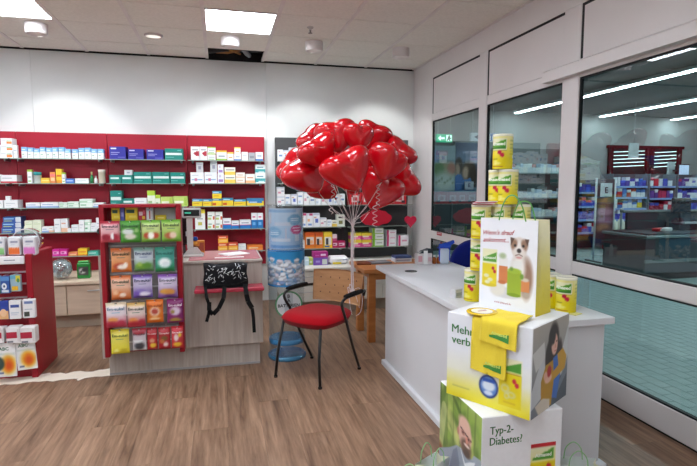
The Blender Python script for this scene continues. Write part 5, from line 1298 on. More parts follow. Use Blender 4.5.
# seat: cushion with waterfall front
def seat_pt(u,v,top):
    e1,f1=2*u-1,2*v-1
    x=.235*e1*math.sqrt(max(0,1-.36*f1*f1))*(1-.05*f1)+.014; y=-.232+.455*(.5+.5*f1*math.sqrt(max(0,1-.36*e1*e1)))
    e=1-(abs(2*u-1))**4; f=1-(abs(2*v-1))**5
    if top: z=.448+.044*max(0,e)**.5*max(0,f)**.45-.012*(1-v)**4
    else: z=.446-.056*max(0,e)**.35*max(0,f)**.35-.012*(1-v)**4
    return (x,y,z)
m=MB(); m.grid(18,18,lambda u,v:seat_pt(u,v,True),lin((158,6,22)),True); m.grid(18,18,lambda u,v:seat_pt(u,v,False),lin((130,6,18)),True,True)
for f_ in (lambda s:(s,0),lambda s:(1,s),lambda s:(1-s,1),lambda s:(0,1-s)):
    m.grid(18,1,lambda u,v:seat_pt(*f_(u),v>.5),lin((160,8,22)),True)
m.build('seat',M['cloth'],t)
# perforated plywood back, curved
HOLES=[(.17+.22*i,.36+.34*j) for i in range(4) for j in range(2)]
HOLES=[(.14+.18*i,.74) for i in range(5)]+[(.23+.18*i,.5) for i in range(4)]+[(.14+.18*i,.27) for i in range(5)]
def back_pt(u,v,f):
    x=(u-.5)*.47*(1-.06*(1-v)); y=.245+.035*(1-(2*u-1)**2)+.035*v+(0 if f else .011); z=.485+.25*v-.012*(2*u-1)**2*(v)
    return (x,y,z)
m=MB(); nx,ny=28,14
us=[i/nx for i in range(nx+1)]
m.grid(nx,ny,lambda u,v:back_pt(u,v,True),W,True); m.grid(nx,ny,lambda u,v:back_pt(u,v,False),W,True,True)
for f_ in (lambda s:(s,0),lambda s:(1,s),lambda s:(1-s,1),lambda s:(0,1-s)): m.grid(28,1,lambda u,v:back_pt(*f_(u),v<.5),W)
bkp=m.build('backrest',M['ply'],t)
for (u,v) in HOLES:
    m=MB(); m.poly([(.0055*math.cos(k*math.pi/5),.0055*math.sin(k*math.pi/5)) for k in range(10)],lambda a,b:(lambda q:(q[0],q[1]-.0008,q[2]))(back_pt(u+a/.47,v+b/.25,True)),lin((70,44,28))); m.build('hole',M['print'],bkp)
def smooth(pts,n=6):
    P=[Vector(q) for q in pts]; out=[]
    for i in range(len(P)-1):
        p0=P[max(i-1,0)];p1=P[i];p2=P[i+1];p3=P[min(i+2,len(P)-1)]
        for k in range(n):
            s=k/n; out.append(.5*((2*p1)+(-p0+p2)*s+(2*p0-5*p1+4*p2-p3)*s*s+(-p0+3*p1-3*p2+p3)*s**3))
    out.append(P[-1]); return out
for s in (-1,1):
    m=MB(); m.tube([(s*.165,-.175,.43),(s*.185,-.225,.2),(s*.20,-.235,.014)],.0105,bk,10); l=m.build('front_leg',M['metal'],t)
    m=MB(); m.lathe([(.0,0),(.014,.0),(.014,.012),(.011,.016)],lin((30,30,32)),12,(s*.20,-.235,0)); m.build('glide',M['gloss'],l)
    pts=[(s*.235,.285,.60),(s*.255,.22,.602),(s*.262,.08,.602),(s*.262,-.01,.598),(s*.262,-.055,.575),(s*.26,-.045,.53),(s*.25,.01,.44),(s*.237,.12,.22),(s*.225,.235,.014)]
    m=MB(); m.tube(smooth(pts),.0105,bk,10); l=m.build('rear_leg',M['metal'],t)
    m=MB(); m.lathe([(.0,0),(.014,.0),(.014,.012),(.011,.016)],lin((30,30,32)),12,(s*.225,.235,0)); m.build('glide',M['gloss'],l)
    m=MB(); m.tube([(s*.257,.215,.612),(s*.263,.1,.614),(s*.263,-.02,.611)],.0,lin((18,18,20)),10,rs=[.015,.017,.014]); m.build('arm_pad',M['matte'],t)
    m=MB(); m.tube([(s*.237,.29,.60),(s*.226,.292,.56)],.012,bk,8); m.build('back_bracket',M['metal'],t)
m=MB(); m.tube([(-.165,-.165,.418),(.165,-.165,.418)],.0105,bk,8); m.tube([(-.245,.04,.415),(.245,.04,.415)],.0105,bk,8); m.build('seat_frame',M['metal'],t)

# ================================================================ HEART BALLOONS
KNOT=Vector((.965,3.72,1.085)); ANCH=Vector((.955,3.70,.60))
M['balloon']=attr_mat('red_latex',.16,noise=.02,scale=3,spec=.5,coat=.35)
M['ribbon']=attr_mat('white_ribbon',.4,noise=.02)
def heart_outline(th):
    """outline of a plump heart, tip down"""
    x=16.5*math.sin(th)*(.55+.45*math.sin(th)**2); z=12*math.cos(th)-3.0*math.cos(2*th)-.6*math.cos(3*th)
    if z<0: x*=1+.10*(z/16)
    return x/33.0, z/31.0
def balloon(px,py,Y,wpx,roll,yaw,pitch,label,hs=1.0,col=(198,6,24)):
    p=at(px,py,Y); d=(p-CAM).dot(_F); w=1.1*wpx*d/FPX
    o=None; m=MB(); n=40; K=8
    def P(th,rho,s):
        x,z=heart_outline(th); zc=.03
        x,z=x*rho, zc+(z-zc)*rho
        f=max(0,1-rho**2.2)**.5
        tk=.30+.10*math.exp(-((abs(x)-.26)/.2)**2)*math.exp(-((z-.12)/.28)**2)-.16*max(0,-z)-.06*math.exp(-(x/.09)**2)*max(0,z)*2.2
        return (x*w, s*tk*f*w, z*w*hs)
    cl=lin(col)
    for s in (-1,1):
        for k in range(K):
            r0,r1=math.sin(k/K*math.pi/2),math.sin((k+1)/K*math.pi/2)
            for j in range(n):
                t0,t1=2*math.pi*j/n,2*math.pi*(j+1)/n
                q=[P(t0,r0,s),P(t1,r0,s),P(t1,r1,s),P(t0,r1,s)]
                m.face(q if s>0 else q[::-1],cl,True,True)
    o=m.build('heart_balloon',M['balloon'],None,p); o.rotation_euler=(pitch,roll,yaw)
    sd_=o.modifiers.new('smooth','SUBSURF'); sd_.levels=1; sd_.render_levels=1
    tag(o,label,'balloon','bunch of red heart balloons')
    tipl=Vector((0,0,heart_outline(math.pi)[1]*w*hs))
    m=MB(); m.lathe([(.004,.006),(.006,-.004),(.004,-.008),(.011,-.02),(.009,-.021)],lin((150,4,18)),10,tuple(tipl),caps=False); m.build('balloon_neck',M['balloon'],o)
    Mx=Matrix.Translation(p)@o.rotation_euler.to_matrix().to_4x4()
    tip=Mx@(tipl+Vector((0,0,-.014)))
    inv=Mx.inverted()
    k2=KNOT+Vector((rnd.uniform(-.006,.006),rnd.uniform(-.006,.006),rnd.uniform(-.02,.02)))
    mid=(tip*.5+k2*.5)+Vector((0,0,-.02))
    a2=ANCH+Vector((rnd.uniform(-.012,.012),rnd.uniform(-.012,.012),0))
    mid2=k2*.5+a2*.5+Vector((rnd.uniform(-.012,.012),rnd.uniform(-.008,.008),0))
    m=MB(); m.tube([inv@q for q in smooth([tip,mid,k2,mid2,a2],5)],.0021,lin((226,214,216)),5); m.build('ribbon',M['ribbon'],o)
    return o
balloon(346.5,167,3.28,52,R(-24),R(8),R(-10),'red heart balloon at the very front centre, broad and tilted')
balloon(306,171,3.56,50,R(-34),R(20),R(0),'red heart balloon bulging lowest on the counter side')
balloon(318,150,3.42,42,R(-30),R(25),R(-14),'red heart balloon between the front one and the lowest counter-side one')
balloon(311,138,3.98,32,R(-40),R(30),R(-6),'small-looking red heart balloon peeping out at the upper counter side',.92)
balloon(336,134,3.62,40,R(-12),R(-12),R(-18),'red heart balloon forming the high round top of the bunch')
balloon(357,136,3.56,34,R(8),R(14),R(-20),'red heart balloon at top just beside the highest one')
balloon(374,134,3.92,34,R(22),R(-18),R(-12),'red heart balloon at the back top on the window side')
balloon(384,142,4.18,36,R(30),R(-20),R(-6),'red heart balloon mostly hidden behind the top window-side one')
balloon(387,161,3.44,42,R(26),R(26),R(-8),'large red heart balloon on the window side, second in front')
balloon(400,152,3.86,34,R(40),R(-30),R(0),'red heart balloon behind the large window-side one')
balloon(404,179,3.80,38,R(58),R(-10),R(0),'red heart balloon sticking out farthest toward the window')
balloon(381,187,3.62,46,R(24),R(6),R(6),'red heart balloon hanging low with its tip pointing down, window side',1.05)
balloon(324,184,4.02,36,R(-42),R(10),R(6),'red heart balloon tucked low behind the counter-side ones')
balloon(352,168,4.15,52,R(0),R(0),R(0),'red heart balloon hidden in the middle of the bunch')
balloon(293,166,4.10,36,R(-50),R(24),R(0),'red heart balloon at the outer counter-side edge, behind the lowest')
# loose curls of ribbon
def curl(name,px,py,Y,L,rad,turns,label,lean=0.0,col=(226,212,216)):
    p=at(px,py,Y); m=MB(); pts=[]
    N_=int(turns*10)
    for k in range(N_+1):
        s=k/N_; a=2*math.pi*turns*s; pts.append((rad*math.cos(a)+lean*s,rad*math.sin(a),-L*s))
    m.tube(pts,.0024,lin(col),5); o=m.build(name,M['ribbon'],None,p); return tag(o,label,'ribbon')
curl('curled_ribbon',378,184,3.38,.15,.012,4,'white curled ribbon hanging over the low window-side balloon')
curl('curled_ribbon',375,205,3.52,.17,.016,4.2,'white curled ribbon hanging before the crimson paper flower')
curl('curled_ribbon',333,183,3.5,.10,.012,2.5,'white curled ribbon below the counter-side balloons')
curl('curled_ribbon',331,207,3.5,.05,.014,1.2,'short loop of white ribbon beside the ribbon bunch')
t=thing('ribbon_knot','white knotted ribbon ends tied to the arm of the red chair','ribbon',ANCH)
m=MB(); m.lathe([(.0,-.02),(.016,-.012),(.02,0),(.014,.014),(.0,.02)],lin((230,218,220)),10); m.build('knot',M['ribbon'],t)
for pts in ([(0,0,0),(-.04,-.02,.03),(-.03,-.03,-.05),(-.02,-.02,-.14)],[(0,0,0),(.05,-.02,.02),(.07,-.03,-.06),(.06,-.02,-.16),(.02,-.03,-.19)],[(0,0,0),(-.02,.0,.05),(-.03,-.02,-.06),(-.01,-.03,-.18)],[(0,0,0),(.03,.0,-.05),(.05,-.02,-.13)]):
    m=MB(); m.tube(smooth(pts),.0022,lin((226,214,218)),5); m.build('ribbon_end',M['ribbon'],t)

# ================================================================ WHITE DESK
ZD=.775
t=thing('white_desk','white consulting desk with plinth skirt, in front of the windows','desk',(1.49,2.86,0))
m=MB(); m.box(-.325,.31,-.862,.925,.742,ZD,W,.003); m.build('desktop',M['white'],t)
m=MB(); m.box(-.275,-.25,-.80,.83,.046,.742,W,.002); m.build('front_panel',M['white'],t)
m=MB(); m.box(-.25,.285,-.825,-.80,.046,.742,W,.002); m.build('end_panel',M['white'],t)
m=MB(); m.box(-.25,.285,.80,.825,.046,.742,W,.002); m.build('end_panel',M['white'],t)
m=MB(); m.box(-.30,-.25,-.835,.845,0.004,.046,W,.004); m.build('plinth_skirt',M['white'],t)
m=MB(); m.box(-.25,.31,-.855,-.80,0.004,.046,W,.004); m.build('plinth_skirt',M['white'],t)
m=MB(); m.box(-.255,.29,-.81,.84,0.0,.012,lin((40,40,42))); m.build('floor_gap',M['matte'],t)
m=MB(); m.lathe([(.045,ZD),(.045,ZD+.003),(.04,ZD+.004),(.034,ZD+.002)],lin((34,34,36)),24,(-.165,.58,0)); m.build('cable_grommet',M['gloss'],t)

def desk_at(px,py,z=ZD):
    d=_F+_RT*((px-348.5)/FPX)-_UP*((py-233)/FPX); k=(z-CAM.z)/d.z; return CAM+d*k
# small things at the far end of the desk
YB_=3.71
p=at(425,256,YB_)
t=thing('tissue_packs','white and pink tissue carton at the far end of the white desk','box',(p.x,YB_,ZD)); t.scale=(1.1,1.1,1.15)
m=MB(); m.box(-.055,.055,0,.06,0,.075,lin((214,206,210)),.003); m.build('carton_body',M['card'],t)
m=MB(); m.box(-.01,.02,-.001,0,.0,.095,lin((236,236,238)),0); m.box(-.05,-.02,-.0008,0,.02,.06,lin((206,150,160)),0); m.box(.025,.05,-.0008,0,.02,.05,lin((206,170,180)),0); m.build('print',M['print'],t)
t=thing('stapler','dark grey desk gadget lying on the tissue carton','gadget',(p.x+.012,YB_+.0,ZD+.0875),.1)
m=MB(); m.prism([(-.06,0),(.055,0),(.062,.03),(.03,.036),(-.03,.018)],lambda a,b,h:(a,.005+h,b),.045,lin((50,54,60))); m.build('gadget_body',M['gloss'],t)
m=MB(); m.box(-.062,-.03,.01,.045,-.0,.014,lin((180,184,190)),.003); m.build('tip',M['gloss'],t)
for n,(px,l) in enumerate(((434.2,'amber brown bottle at the far end of the desk, beside the tissue carton'),(438.6,'amber brown bottle at the far end of the desk, beside the blue-topped dispenser'))):
    p=at(px,258,YB_+.02); m=MB(); am=lin((150,78,30))
    m.lathe([(.013,0),(.0145,.004),(.0145,.042),(.008,.052),(.008,.056),(.0095,.057,lin((220,214,208))),(.0095,.068,lin((220,214,208))),(.008,.07,lin((220,214,208)))],am,16)
    o=m.build('amber_bottle',M['gloss'],None,(p.x,YB_+.02,ZD)); tag(o,l,'bottle')
p=at(444.3,256,YB_)
t=thing('hand_dispenser','clear dispenser bottle with a blue elbow lever at the far end of the desk','dispenser',(p.x,YB_+.0,ZD),-.2); t.scale=(.95,.95,1.25)
m=MB(); m.box(-.038,.038,-.025,.03,0,.10,lin((196,206,224)),.012); m.build('bottle_body',M['gloss'],t)
bl=lin((34,74,190))
m=MB(); m.box(-.045,.05,-.03,.03,.10,.128,bl,.01); m.prism([(-.06,.10),(-.02,.128),(.02,.135),(.075,.15),(.08,.135),(.04,.115)],lambda a,b,h:(a,-.02+h,b),.04,bl); m.build('elbow_lever',M['gloss'],t)
m=MB(); m.box(-.046,-.036,-.012,.012,.02,.11,bl,.003); m.build('bracket_strap',M['gloss'],t)
m=MB(); m.box(.038,.046,-.012,.012,.02,.11,bl,.003); m.build('bracket_strap',M['gloss'],t)
p=desk_at(457.5,298)
o=tag((lambda m:(m.box(-.03,.03,-.022,.022,0,.05,lin((206,204,208)),.003),m.build('card_block',M['card'],None,(p.x,p.y+.02,ZD),(0,0,.4)))[1])(MB()),'small pale grey card block beside the lowest tin on the desk','box')
m=MB(); m.box(-.022,.022,-.0228,-.022,.012,.03,lin((160,164,170)),0); q=m.build('print',M['print'],o)

# blue office chair behind the desk
t=thing('office_chair','blue round-backed office chair between the white desk and the window','chair',(2.07,3.90,-.0),R(150))
bl=lin((18,30,108))
m=MB(); m.lathe([(.0,.43),(.2,.43),(.235,.445),(.24,.47),(.22,.49),(.0,.495)],bl,24); m.build('seat',M['cloth'],t)
m=MB()
def bkp_(u,v,s):
    a=2*math.pi*u; r=.225*(v if v<1 else 1); x=r*math.cos(a); z=.69+r*1.02*math.sin(a)
    return (x,-.22+.25*x*x*(1)+ (s*.022*math.sqrt(max(0,1-v*v))),z)
m.grid(28,6,lambda u,v:bkp_(u,v,1),bl,True); m.grid(28,6,lambda u,v:bkp_(u,v,-1),bl,True,True); m.build('backrest',M['cloth'],t)
m=MB(); m.tube([(0,-.245,.75),(0,-.25,.5),(0,-.18,.40),(0,0,.40)],.018,lin((24,24,26)),8); m.build('back_support',M['metal'],t)
m=MB(); m.lathe([(.028,.06),(.028,.25),(.018,.26),(.018,.43)],lin((30,30,32)),14); m.build('gas_column',M['metal'],t)
for k in range(5):
    a=2*math.pi*k/5; c,s=math.cos(a),math.sin(a)
    m=MB(); m.tube([(0,0,.085),(c*.13,s*.13,.075),(c*.235,s*.235,.055)],.018,lin((28,28,30)),8,rs=[.022,.018,.012]); l=m.build('leg',M['metal'],t)
    m=MB(); m.lathe([(.008,-.012),(.026,-.012),(.026,.012),(.008,.012)],lin((20,20,22)),14,(c*.235,s*.235,.0265),axis='y'); m.build('caster',M['gloss'],l)

t=thing('waste_bin','black waste bin behind the near end of the white desk','bin',(1.955,2.45,0))
m=MB(); m.lathe([(.0,0),(.095,0),(.11,.28),(.116,.29),(.112,.295),(.106,.285),(.092,.01),(.0,.01)],lin((30,30,32)),24,caps=False); m.build('bin_body',M['gloss'],t)
m=MB(); m.lathe([(.117,.278),(.119,.284),(.117,.29)],lin((44,44,46)),24,caps=False); m.build('rim',M['gloss'],t)

# ================================================================ TINS
YEL=(224,204,18); CRM=(228,224,176)
cv=Canvas(120,60,YEL); cv.vgrad(.3,(222,202,24),.62,(232,218,90)); cv.vgrad(.62,(230,216,100),1,(232,226,160))
for u0 in (.30,):
    cv.rect(u0,.58,u0+.30,.93,(232,230,190))
    cv.poly([(u0+.01,.6),(u0+.29,.6),(u0+.29,.90),(u0+.01,.72)],(92,160,50))
    cv.poly([(u0+.01,.6),(u0+.29,.6),(u0+.29,.70),(u0+.01,.62)],(60,130,44))
    cv.rect(u0,.555,u0+.30,.575,(170,150,60))
    cv.ell(u0+.19,.50,.034,.065,(190,30,60),.12); cv.ell(u0+.235,.42,.034,.065,(190,30,60),.12)
    for w_ in ((.10,.22),(.15,.16),(.08,.14)): cv.ell(u0+w_[0],w_[1],.06,.04,(236,226,140),.3,.7)
    cv.rect(u0+.06,.28,u0+.16,.31,(150,140,40)); cv.rect(u0+.04,.05,u0+.24,.07,(176,120,40))
for k in range(9): cv.rect(.66,.56+.04*k,.88 if k%3 else .84,.572+.04*k,(150,160,80),.8)
for k in range(4): cv.rect(.66,.44+.03*k,.86,.45+.03*k,(170,160,40),.8)
cv.rect(.74,.30,.86,.42,(214,216,200)); 
for k in range(5): cv.rect(.75+.022*k,.32,.758+.022*k,.40,(80,80,70))
RT_,HT_=.0485,.174
def tin_proto():
    m=MB(); f=cv.fn()
    m.grid(72,34,lambda u,v:(RT_*math.cos(2*math.pi*u),RT_*math.sin(2*math.pi*u),.004+v*(HT_-.016)),f,True)
    m.lathe([(.0,0),(RT_-.002,0),(RT_,.004)],lin((200,190,60)),36,caps=False)
    o=m.build('supplement_tin',M['gloss'])
    m=MB(); c=lin((234,230,210)); m.lathe([(RT_,HT_-.012),(RT_+.0012,HT_-.011),(RT_+.0012,HT_-.002),(RT_-.002,HT_),(RT_-.008,HT_-.003),(.0,HT_-.003)],c,36,caps=False); m.build('lid',M['gloss'],o)
    m=MB()
    def T(x,z):
        a=2*math.pi*.45+x/RT_; return ((RT_+.0008)*math.cos(a),(RT_+.0008)*math.sin(a),z)
    m.text('Almased',.022,lambda x,z:T(x,.118+z),lin((240,244,226)),width=.08,bold=.03); m.build('lettering',M['print'],o)
    return o
tp_=None
def tin(x,y,z,face,label):
    global tp_
    if tp_ is None: tp_=tin_proto(); o=tp_
    else: o=copy_tree(tp_)
    o.location=(x,y,z+.0005); o.rotation_euler=(0,0,face-2*math.pi*.45)
    return tag(o,label,'tin','yellow powder tins on the desk')
FC=R(-156)
zr=[ZD+.1748*i for i in range(5)]
tin(1.315,2.485,zr[0],FC,'yellow green-labelled tin standing lowest on the desk beside the white block')
tin(1.42,2.45,zr[0],FC+.1,'yellow tin on the desk behind the paper carrier bag')
tin(1.525,2.42,zr[0],FC-.1,'yellow tin on the desk behind the dog on the bag')
tin(1.318,2.425,zr[1],FC+.06,'yellow tin in second tier, over the lowest visible tin')
tin(1.422,2.40,zr[1],FC,'yellow tin in second tier behind the paper carrier bag')
tin(1.526,2.38,zr[1],FC+.1,'yellow tin in second tier behind the yellow side of the bag')
tin(1.285,2.36,zr[2],FC+.12,'yellow tin in third tier under the red leaflets')
tin(1.388,2.345,zr[2],FC,'yellow tin in third tier between the green bag handles')
tin(1.492,2.33,zr[2],FC-.06,'yellow tin in third tier, end of row toward the big window')
tin(1.407,2.415,zr[3],FC+.05,'yellow tin in fourth tier, half hidden behind its neighbour')
tin(1.405,2.315,zr[3],FC,'yellow tin in fourth tier, directly under the topmost tin')
tin(1.382,2.335,zr[4],FC+.05,'yellow tin alone at the very top of the stack')
p=desk_at(565.5,313)
tin(p.x+.022,p.y+.03,ZD,FC+.1,'yellow tin at the near end of the desk by the carrier bag, in front')
tin(p.x+.004,p.y+.128,ZD,FC,'yellow tin at the near end of the desk, half hidden by the carrier bag')
# leaflets and crumbs of print
for n,(dx,dy,a,c) in enumerate(((0,0,.2,(176,30,66)),(.015,-.01,-.15,(236,232,234)),(-.012,.012,.5,(196,40,90)),(.02,.0,.05,(240,236,238)))):
    sheet('leaflet','thin %s leaflet lying %s on the third tier of tins'%(('dark red','white','crimson','upper white')[n],('lowest','second','third','topmost')[n]),1.305+dx,2.33+dy,zr[3]-.0+.0008+n*.0042-(.0),.085,.06,a+.5,c,.004,cat='leaflet') if False else None
for n in range(4):
    c=((176,30,66),(238,234,236),(196,40,90),(240,236,238))[n]
    m=MB(); m.box(-.05,.05,-.022,.022,0,.0035,lin(c),0); o=m.build('leaflet',M['card'],None,(1.268+.006*n,2.322-.003*n,zr[3]+.0008+n*.0042),(0,0,-.5+.2*n)); tag(o,('dark red leaflet lowest in the small pile on the tins','white leaflet second in the small pile on the tins','crimson leaflet third in the small pile on the tins','white leaflet on top of the small pile on the tins')[n],'leaflet')
p=desk_at(475,302)
m=MB(); m.box(-.02,.02,-.012,.012,0,.12,lin((226,220,226)),.002); o=m.build('pink_pack',M['card'],None,(p.x+.035,p.y-.06,ZD),(0,0,-.6)); tag(o,'slim white and pink pack between the lowest tin and the carrier bag','packet')
m=MB(); m.box(-.0205,.0,-.0128,-.012,.04,.085,lin((206,40,110)),0); m.build('print',M['print'],o)
p=desk_at(579,312)
m=MB()
r8=random.Random(2)
m.grid(8,6,lambda u,v:((u-.5)*.07,(v-.5)*.05,.012+.03*math.sin(math.pi*u)*math.sin(math.pi*v)+.012*math.sin(13*u+9*v)),lambda u,v:lin((196,40,44) if (int(u*5)+int(v*4))%3 else (226,206,200)),True); m.grid(8,6,lambda u,v:((u-.5)*.07,(v-.5)*.05,.0),lin((170,30,40)),False,True)
for f_ in (lambda s:(s,0),lambda s:(1,s),lambda s:(1-s,1),lambda s:(0,1-s)):
    m.grid(8,1,lambda u,v:((f_(u)[0]-.5)*.07,(f_(u)[1]-.5)*.05,(.012+.012*math.sin(13*f_(u)[0]+9*f_(u)[1])) if v>.5 else 0),lin((180,34,40)))
o=m.build('red_sachet',M['foil'],None,(p.x-.01,p.y+.11,ZD),(0,0,.3)); tag(o,'crumpled red sachet behind the tin at the near end of the desk','packet')
p=desk_at(580,315)
m=MB(); m.box(-.03,.03,-.018,.018,0,.003,lin((226,220,130)),0); o=m.build('yellow_card',M['card'],None,(p.x-.01,p.y+.02,ZD),(0,0,.4)); tag(o,'pale yellow card lying flat before the near tin','card')

# ================================================================ DISPLAY BOXES
RB=R(-58.56); BC=(1.080,1.752,.5725); hx,hy,hb=.174,.157,.3315
LX0,LX1,LY0,LY1,LZ=.889,1.219,1.588,1.948,.572
t=thing('lower_display_box','tall white display box with a bald man photo and diabetes question, at the bottom','display box',((LX0+LX1)/2,(LY0+LY1)/2,0)); lx,ly=(LX1-LX0)/2,(LY1-LY0)/2
m=MB(); m.box(-lx,lx,-ly,ly,0,LZ,lin((232,232,236)),.003); m.build('box_body',M['card'],t)
m=MB()
def T(x,z): return (x,-ly-.0006,z)
for e in (0,.0014):
    m.text('Typ-2-',.042,lambda x,z:T(-lx+.031+x*.84+e,LZ-.067+z),lin((70,140,78)),'L')
    m.text('Diabetes?',.042,lambda x,z:T(-lx+.031+x*.82+e,LZ-.108+z),lin((70,140,78)),'L')
m.build('lettering',M['print'],t)
m=MB()
cv=Canvas(40,60,YEL); cv.rect(0,.93,1,1,(196,40,50)); cv.vgrad(.66,(230,226,150),.92,(234,232,196)); cv.poly([(.08,.7),(.92,.7),(.92,.9),(.08,.74)],(84,156,50)); cv.ell(.72,.58,.1,.06,(190,30,60),.1); cv.ell(.84,.5,.1,.06,(190,30,60),.1); cv.ell(.4,.3,.25,.12,(236,228,150),.3)
m.grid(24,36,lambda u,v:T(.035+u*.105,LZ-.345+v*.22),cv.fn(),False)
m.text('Almased',.02,lambda x,z:(.0875+x,-ly-.0014,LZ-.177+z),lin((240,244,230)),width=.07,bold=.03); m.build('tin_picture',M['print'],t)
# photo of a bald bearded man on the side
cv=Canvas(77,111,(120,146,70)); 
cv.vgrad(0,(90,110,60),1,(160,184,96))
rp=random.Random(6)
for k in range(60): cv.ell(rp.random(),.3+.7*rp.random(),.05+.1*rp.random(),.02+.06*rp.random(),rp.choice([(150,180,80),(90,120,50),(190,200,110),(70,100,46),(206,206,130),(120,150,70)]),.5,.7,rot=rp.random()*3)
for k in range(7): cv.line([(.05+.16*k,.4),(.02+.17*k,1)],.01+.01*rp.random(),(76,90,50),.35)
cv.line([(.0,.2),(.12,.75)],.07,(206,206,150),.6); cv.ell(.02,.22,.1,.12,(130,74,50),.3)
cv.y=(cv.y-.68)/.80+.56; cv.x=(cv.x-.64)/.80+.54
cv.poly([(.70,.28),(.80,.43),(1.0,.46),(1.4,.42),(1.6,-.6),(.6,-.6)],(156,164,178)); cv.poly([(-.9,-.6),(-.3,.02),(.08,.2),(.30,.33),(.55,.38),(.85,.34),(1.3,.1),(1.6,-.6)],(150,158,172)); cv.poly([(.0,-.3),(.2,.22),(.32,.31),(.4,.15),(.44,-.3)],(124,132,150)); cv.poly([(.38,.4),(.5,.24),(.62,.1),(.78,.2),(.84,.36),(.7,.30),(.56,.22)],(226,228,230))
cv.ell(.54,.565,.19,.205,(216,172,158),.1); cv.ell(.52,.70,.16,.08,(222,180,164),.3); cv.ell(.58,.42,.15,.10,(120,92,80),.25); cv.ell(.60,.36,.1,.05,(96,78,70),.3); cv.ell(.6,.455,.08,.018,(226,206,200),.3)
cv.ell(.60,.52,.035,.05,(214,140,124),.4); cv.line([(.42,.615),(.56,.585),(.72,.56)],.010,(50,44,44)); cv.ell(.49,.575,.055,.032,(176,120,110),.2); cv.ell(.66,.55,.05,.03,(176,120,110),.2); cv.ell(.49,.578,.02,.012,(50,40,36),.3); cv.ell(.65,.552,.02,.012,(50,40,36),.3); cv.ell(.345,.54,.03,.05,(190,130,116),.3)
cv.y=(cv.y-.56)*.80+.68; cv.x=(cv.x-.54)*.80+.64
m=MB(); m.grid(76,110,lambda u,v:(-lx-.0006,ly-u*2*ly,.02+v*(LZ-.023)) if False else (-lx-.0006,ly-.002-u*(2*ly-.004),LZ-.40+v*.398),cv.fn(),False); m.build('man_photo',M['print'],t)

t=thing('upper_display_box','white to yellow display box with a woman photo, stacked on the lower box','display box',BC,RB)
m=MB(); m.box(-hx,hx,-hy,hy,0,hb,lin((232,232,236)),.003); m.build('box_body',M['card'],t)
cv=Canvas(91,87,(228,230,238)); cv.vgrad(.0,(228,212,30),.34,(230,230,212)); cv.vgrad(.34,(230,230,214),.6,(228,230,238))
cv.ell(.53,.24,.115,.135,(36,56,120),.04); cv.ell(.53,.24,.095,.112,(90,130,196),.05); cv.ell(.53,.25,.075,.06,(214,224,238),.2); cv.rect(.46,.29,.60,.33,(40,80,170)); cv.ell(.53,.165,.05,.025,(206,216,236),.2)
cv.rect(.65,.08,.90,.62,YEL); cv.vgrad(.46,(228,224,150),.62,(232,230,196),.65,.90); cv.poly([(.66,.48),(.89,.48),(.89,.6),(.66,.5)],(76,148,50)); cv.rect(.66,.45,.89,.462,(180,130,50))
cv.ell(.82,.38,.022,.028,(190,30,60),.1); cv.ell(.85,.34,.022,.028,(190,30,60),.1)
for a_,b_,r_,s_ in ((.72,.28,.05,.05),(.79,.22,.05,.04),(.74,.2,.03,.04)): cv.ell(a_,b_,r_,s_,(206,206,170),.3,.8); cv.ell(a_,b_,r_*.55,s_*.5,(222,206,60),.3)
cv.rect(.08,.13,.3,.14,(150,150,90),.6); cv.rect(.7,.12,.84,.13,(170,120,60),.6)
m=MB(); m.grid(90,86,lambda u,v:(-hx+.002+u*(2*hx-.004),-hy-.0006,.002+v*(hb-.004)),cv.fn(),True); m.build('front_print',M['print'],t)
m=MB(); T=lambda x,z:(x,-hy-.0016,z)
for e in (0,.0014):
    m.text('Mehr',.046,lambda x,z:T(-hx+.022+x+e,hb-.075+z),lin((56,128,70)),'L'); m.text('verb',.046,lambda x,z:T(-hx+.022+x+e,hb-.118+z),lin((56,128,70)),'L')
m.build('lettering',M['print'],t)
cv=Canvas(91,111,(150,146,140)); cv.vgrad(0,(120,128,140),1,(176,170,160)); cv.poly([(0,.3),(.22,.6),(.34,.62),(.34,.2),(0,.1)],(196,200,204)); cv.poly([(.0,.72),(.3,.8),(.34,.62),(.1,.5)],(206,206,204)); cv.poly([(.75,.5),(1,.9),(1,.5),(.8,.3)],(200,204,206)); cv.poly([(.5,0),(.6,.25),(1,.34),(1,0)],(78,88,98)); cv.poly([(.7,.2),(1,.42),(1,.3),(.7,.1)],(110,122,134))
cv.ell(.56,.74,.15,.23,(38,28,28),.15); cv.ell(.44,.6,.10,.17,(40,30,30),.2); cv.ell(.74,.58,.08,.16,(42,32,32),.25)
cv.poly([(.56,.56),(.7,.58),(.78,.3),(.7,.05),(.5,.12)],(60,110,190)); cv.poly([(.26,.06),(.24,.36),(.36,.52),(.56,.54),(.6,.3),(.54,.02)],(186,140,30))
cv.poly([(.68,.58),(.84,.62),(.96,.5),(.92,.36),(.5,.28),(.46,.37),(.72,.44)],(200,152,34)); cv.ell(.44,.35,.10,.05,(226,180,160),.2); cv.ell(.46,.43,.06,.065,(180,40,50),.15); cv.ell(.36,.40,.05,.05,(222,172,150),.2)
cv.ell(.59,.715,.088,.125,(224,176,156),.1); cv.ell(.52,.82,.09,.10,(38,28,28),.2); cv.ell(.615,.645,.03,.009,(232,214,208),.4); cv.ell(.615,.636,.034,.008,(190,100,96),.5); cv.ell(.56,.735,.018,.01,(50,36,34),.3); cv.ell(.645,.74,.016,.01,(50,36,34),.3); cv.ell(.61,.69,.016,.025,(210,150,130),.4)
cv.poly([(.2,0),(.1,.12),(.3,.16),(.5,.1),(.5,0)],(206,196,180))
m=MB(); m.grid(90,110,lambda u,v:(hx+.0006,-hy+.002+u*(2*hy-.004),.002+v*(hb-.004)),cv.fn(),False); m.build('woman_photo',M['print'],t)

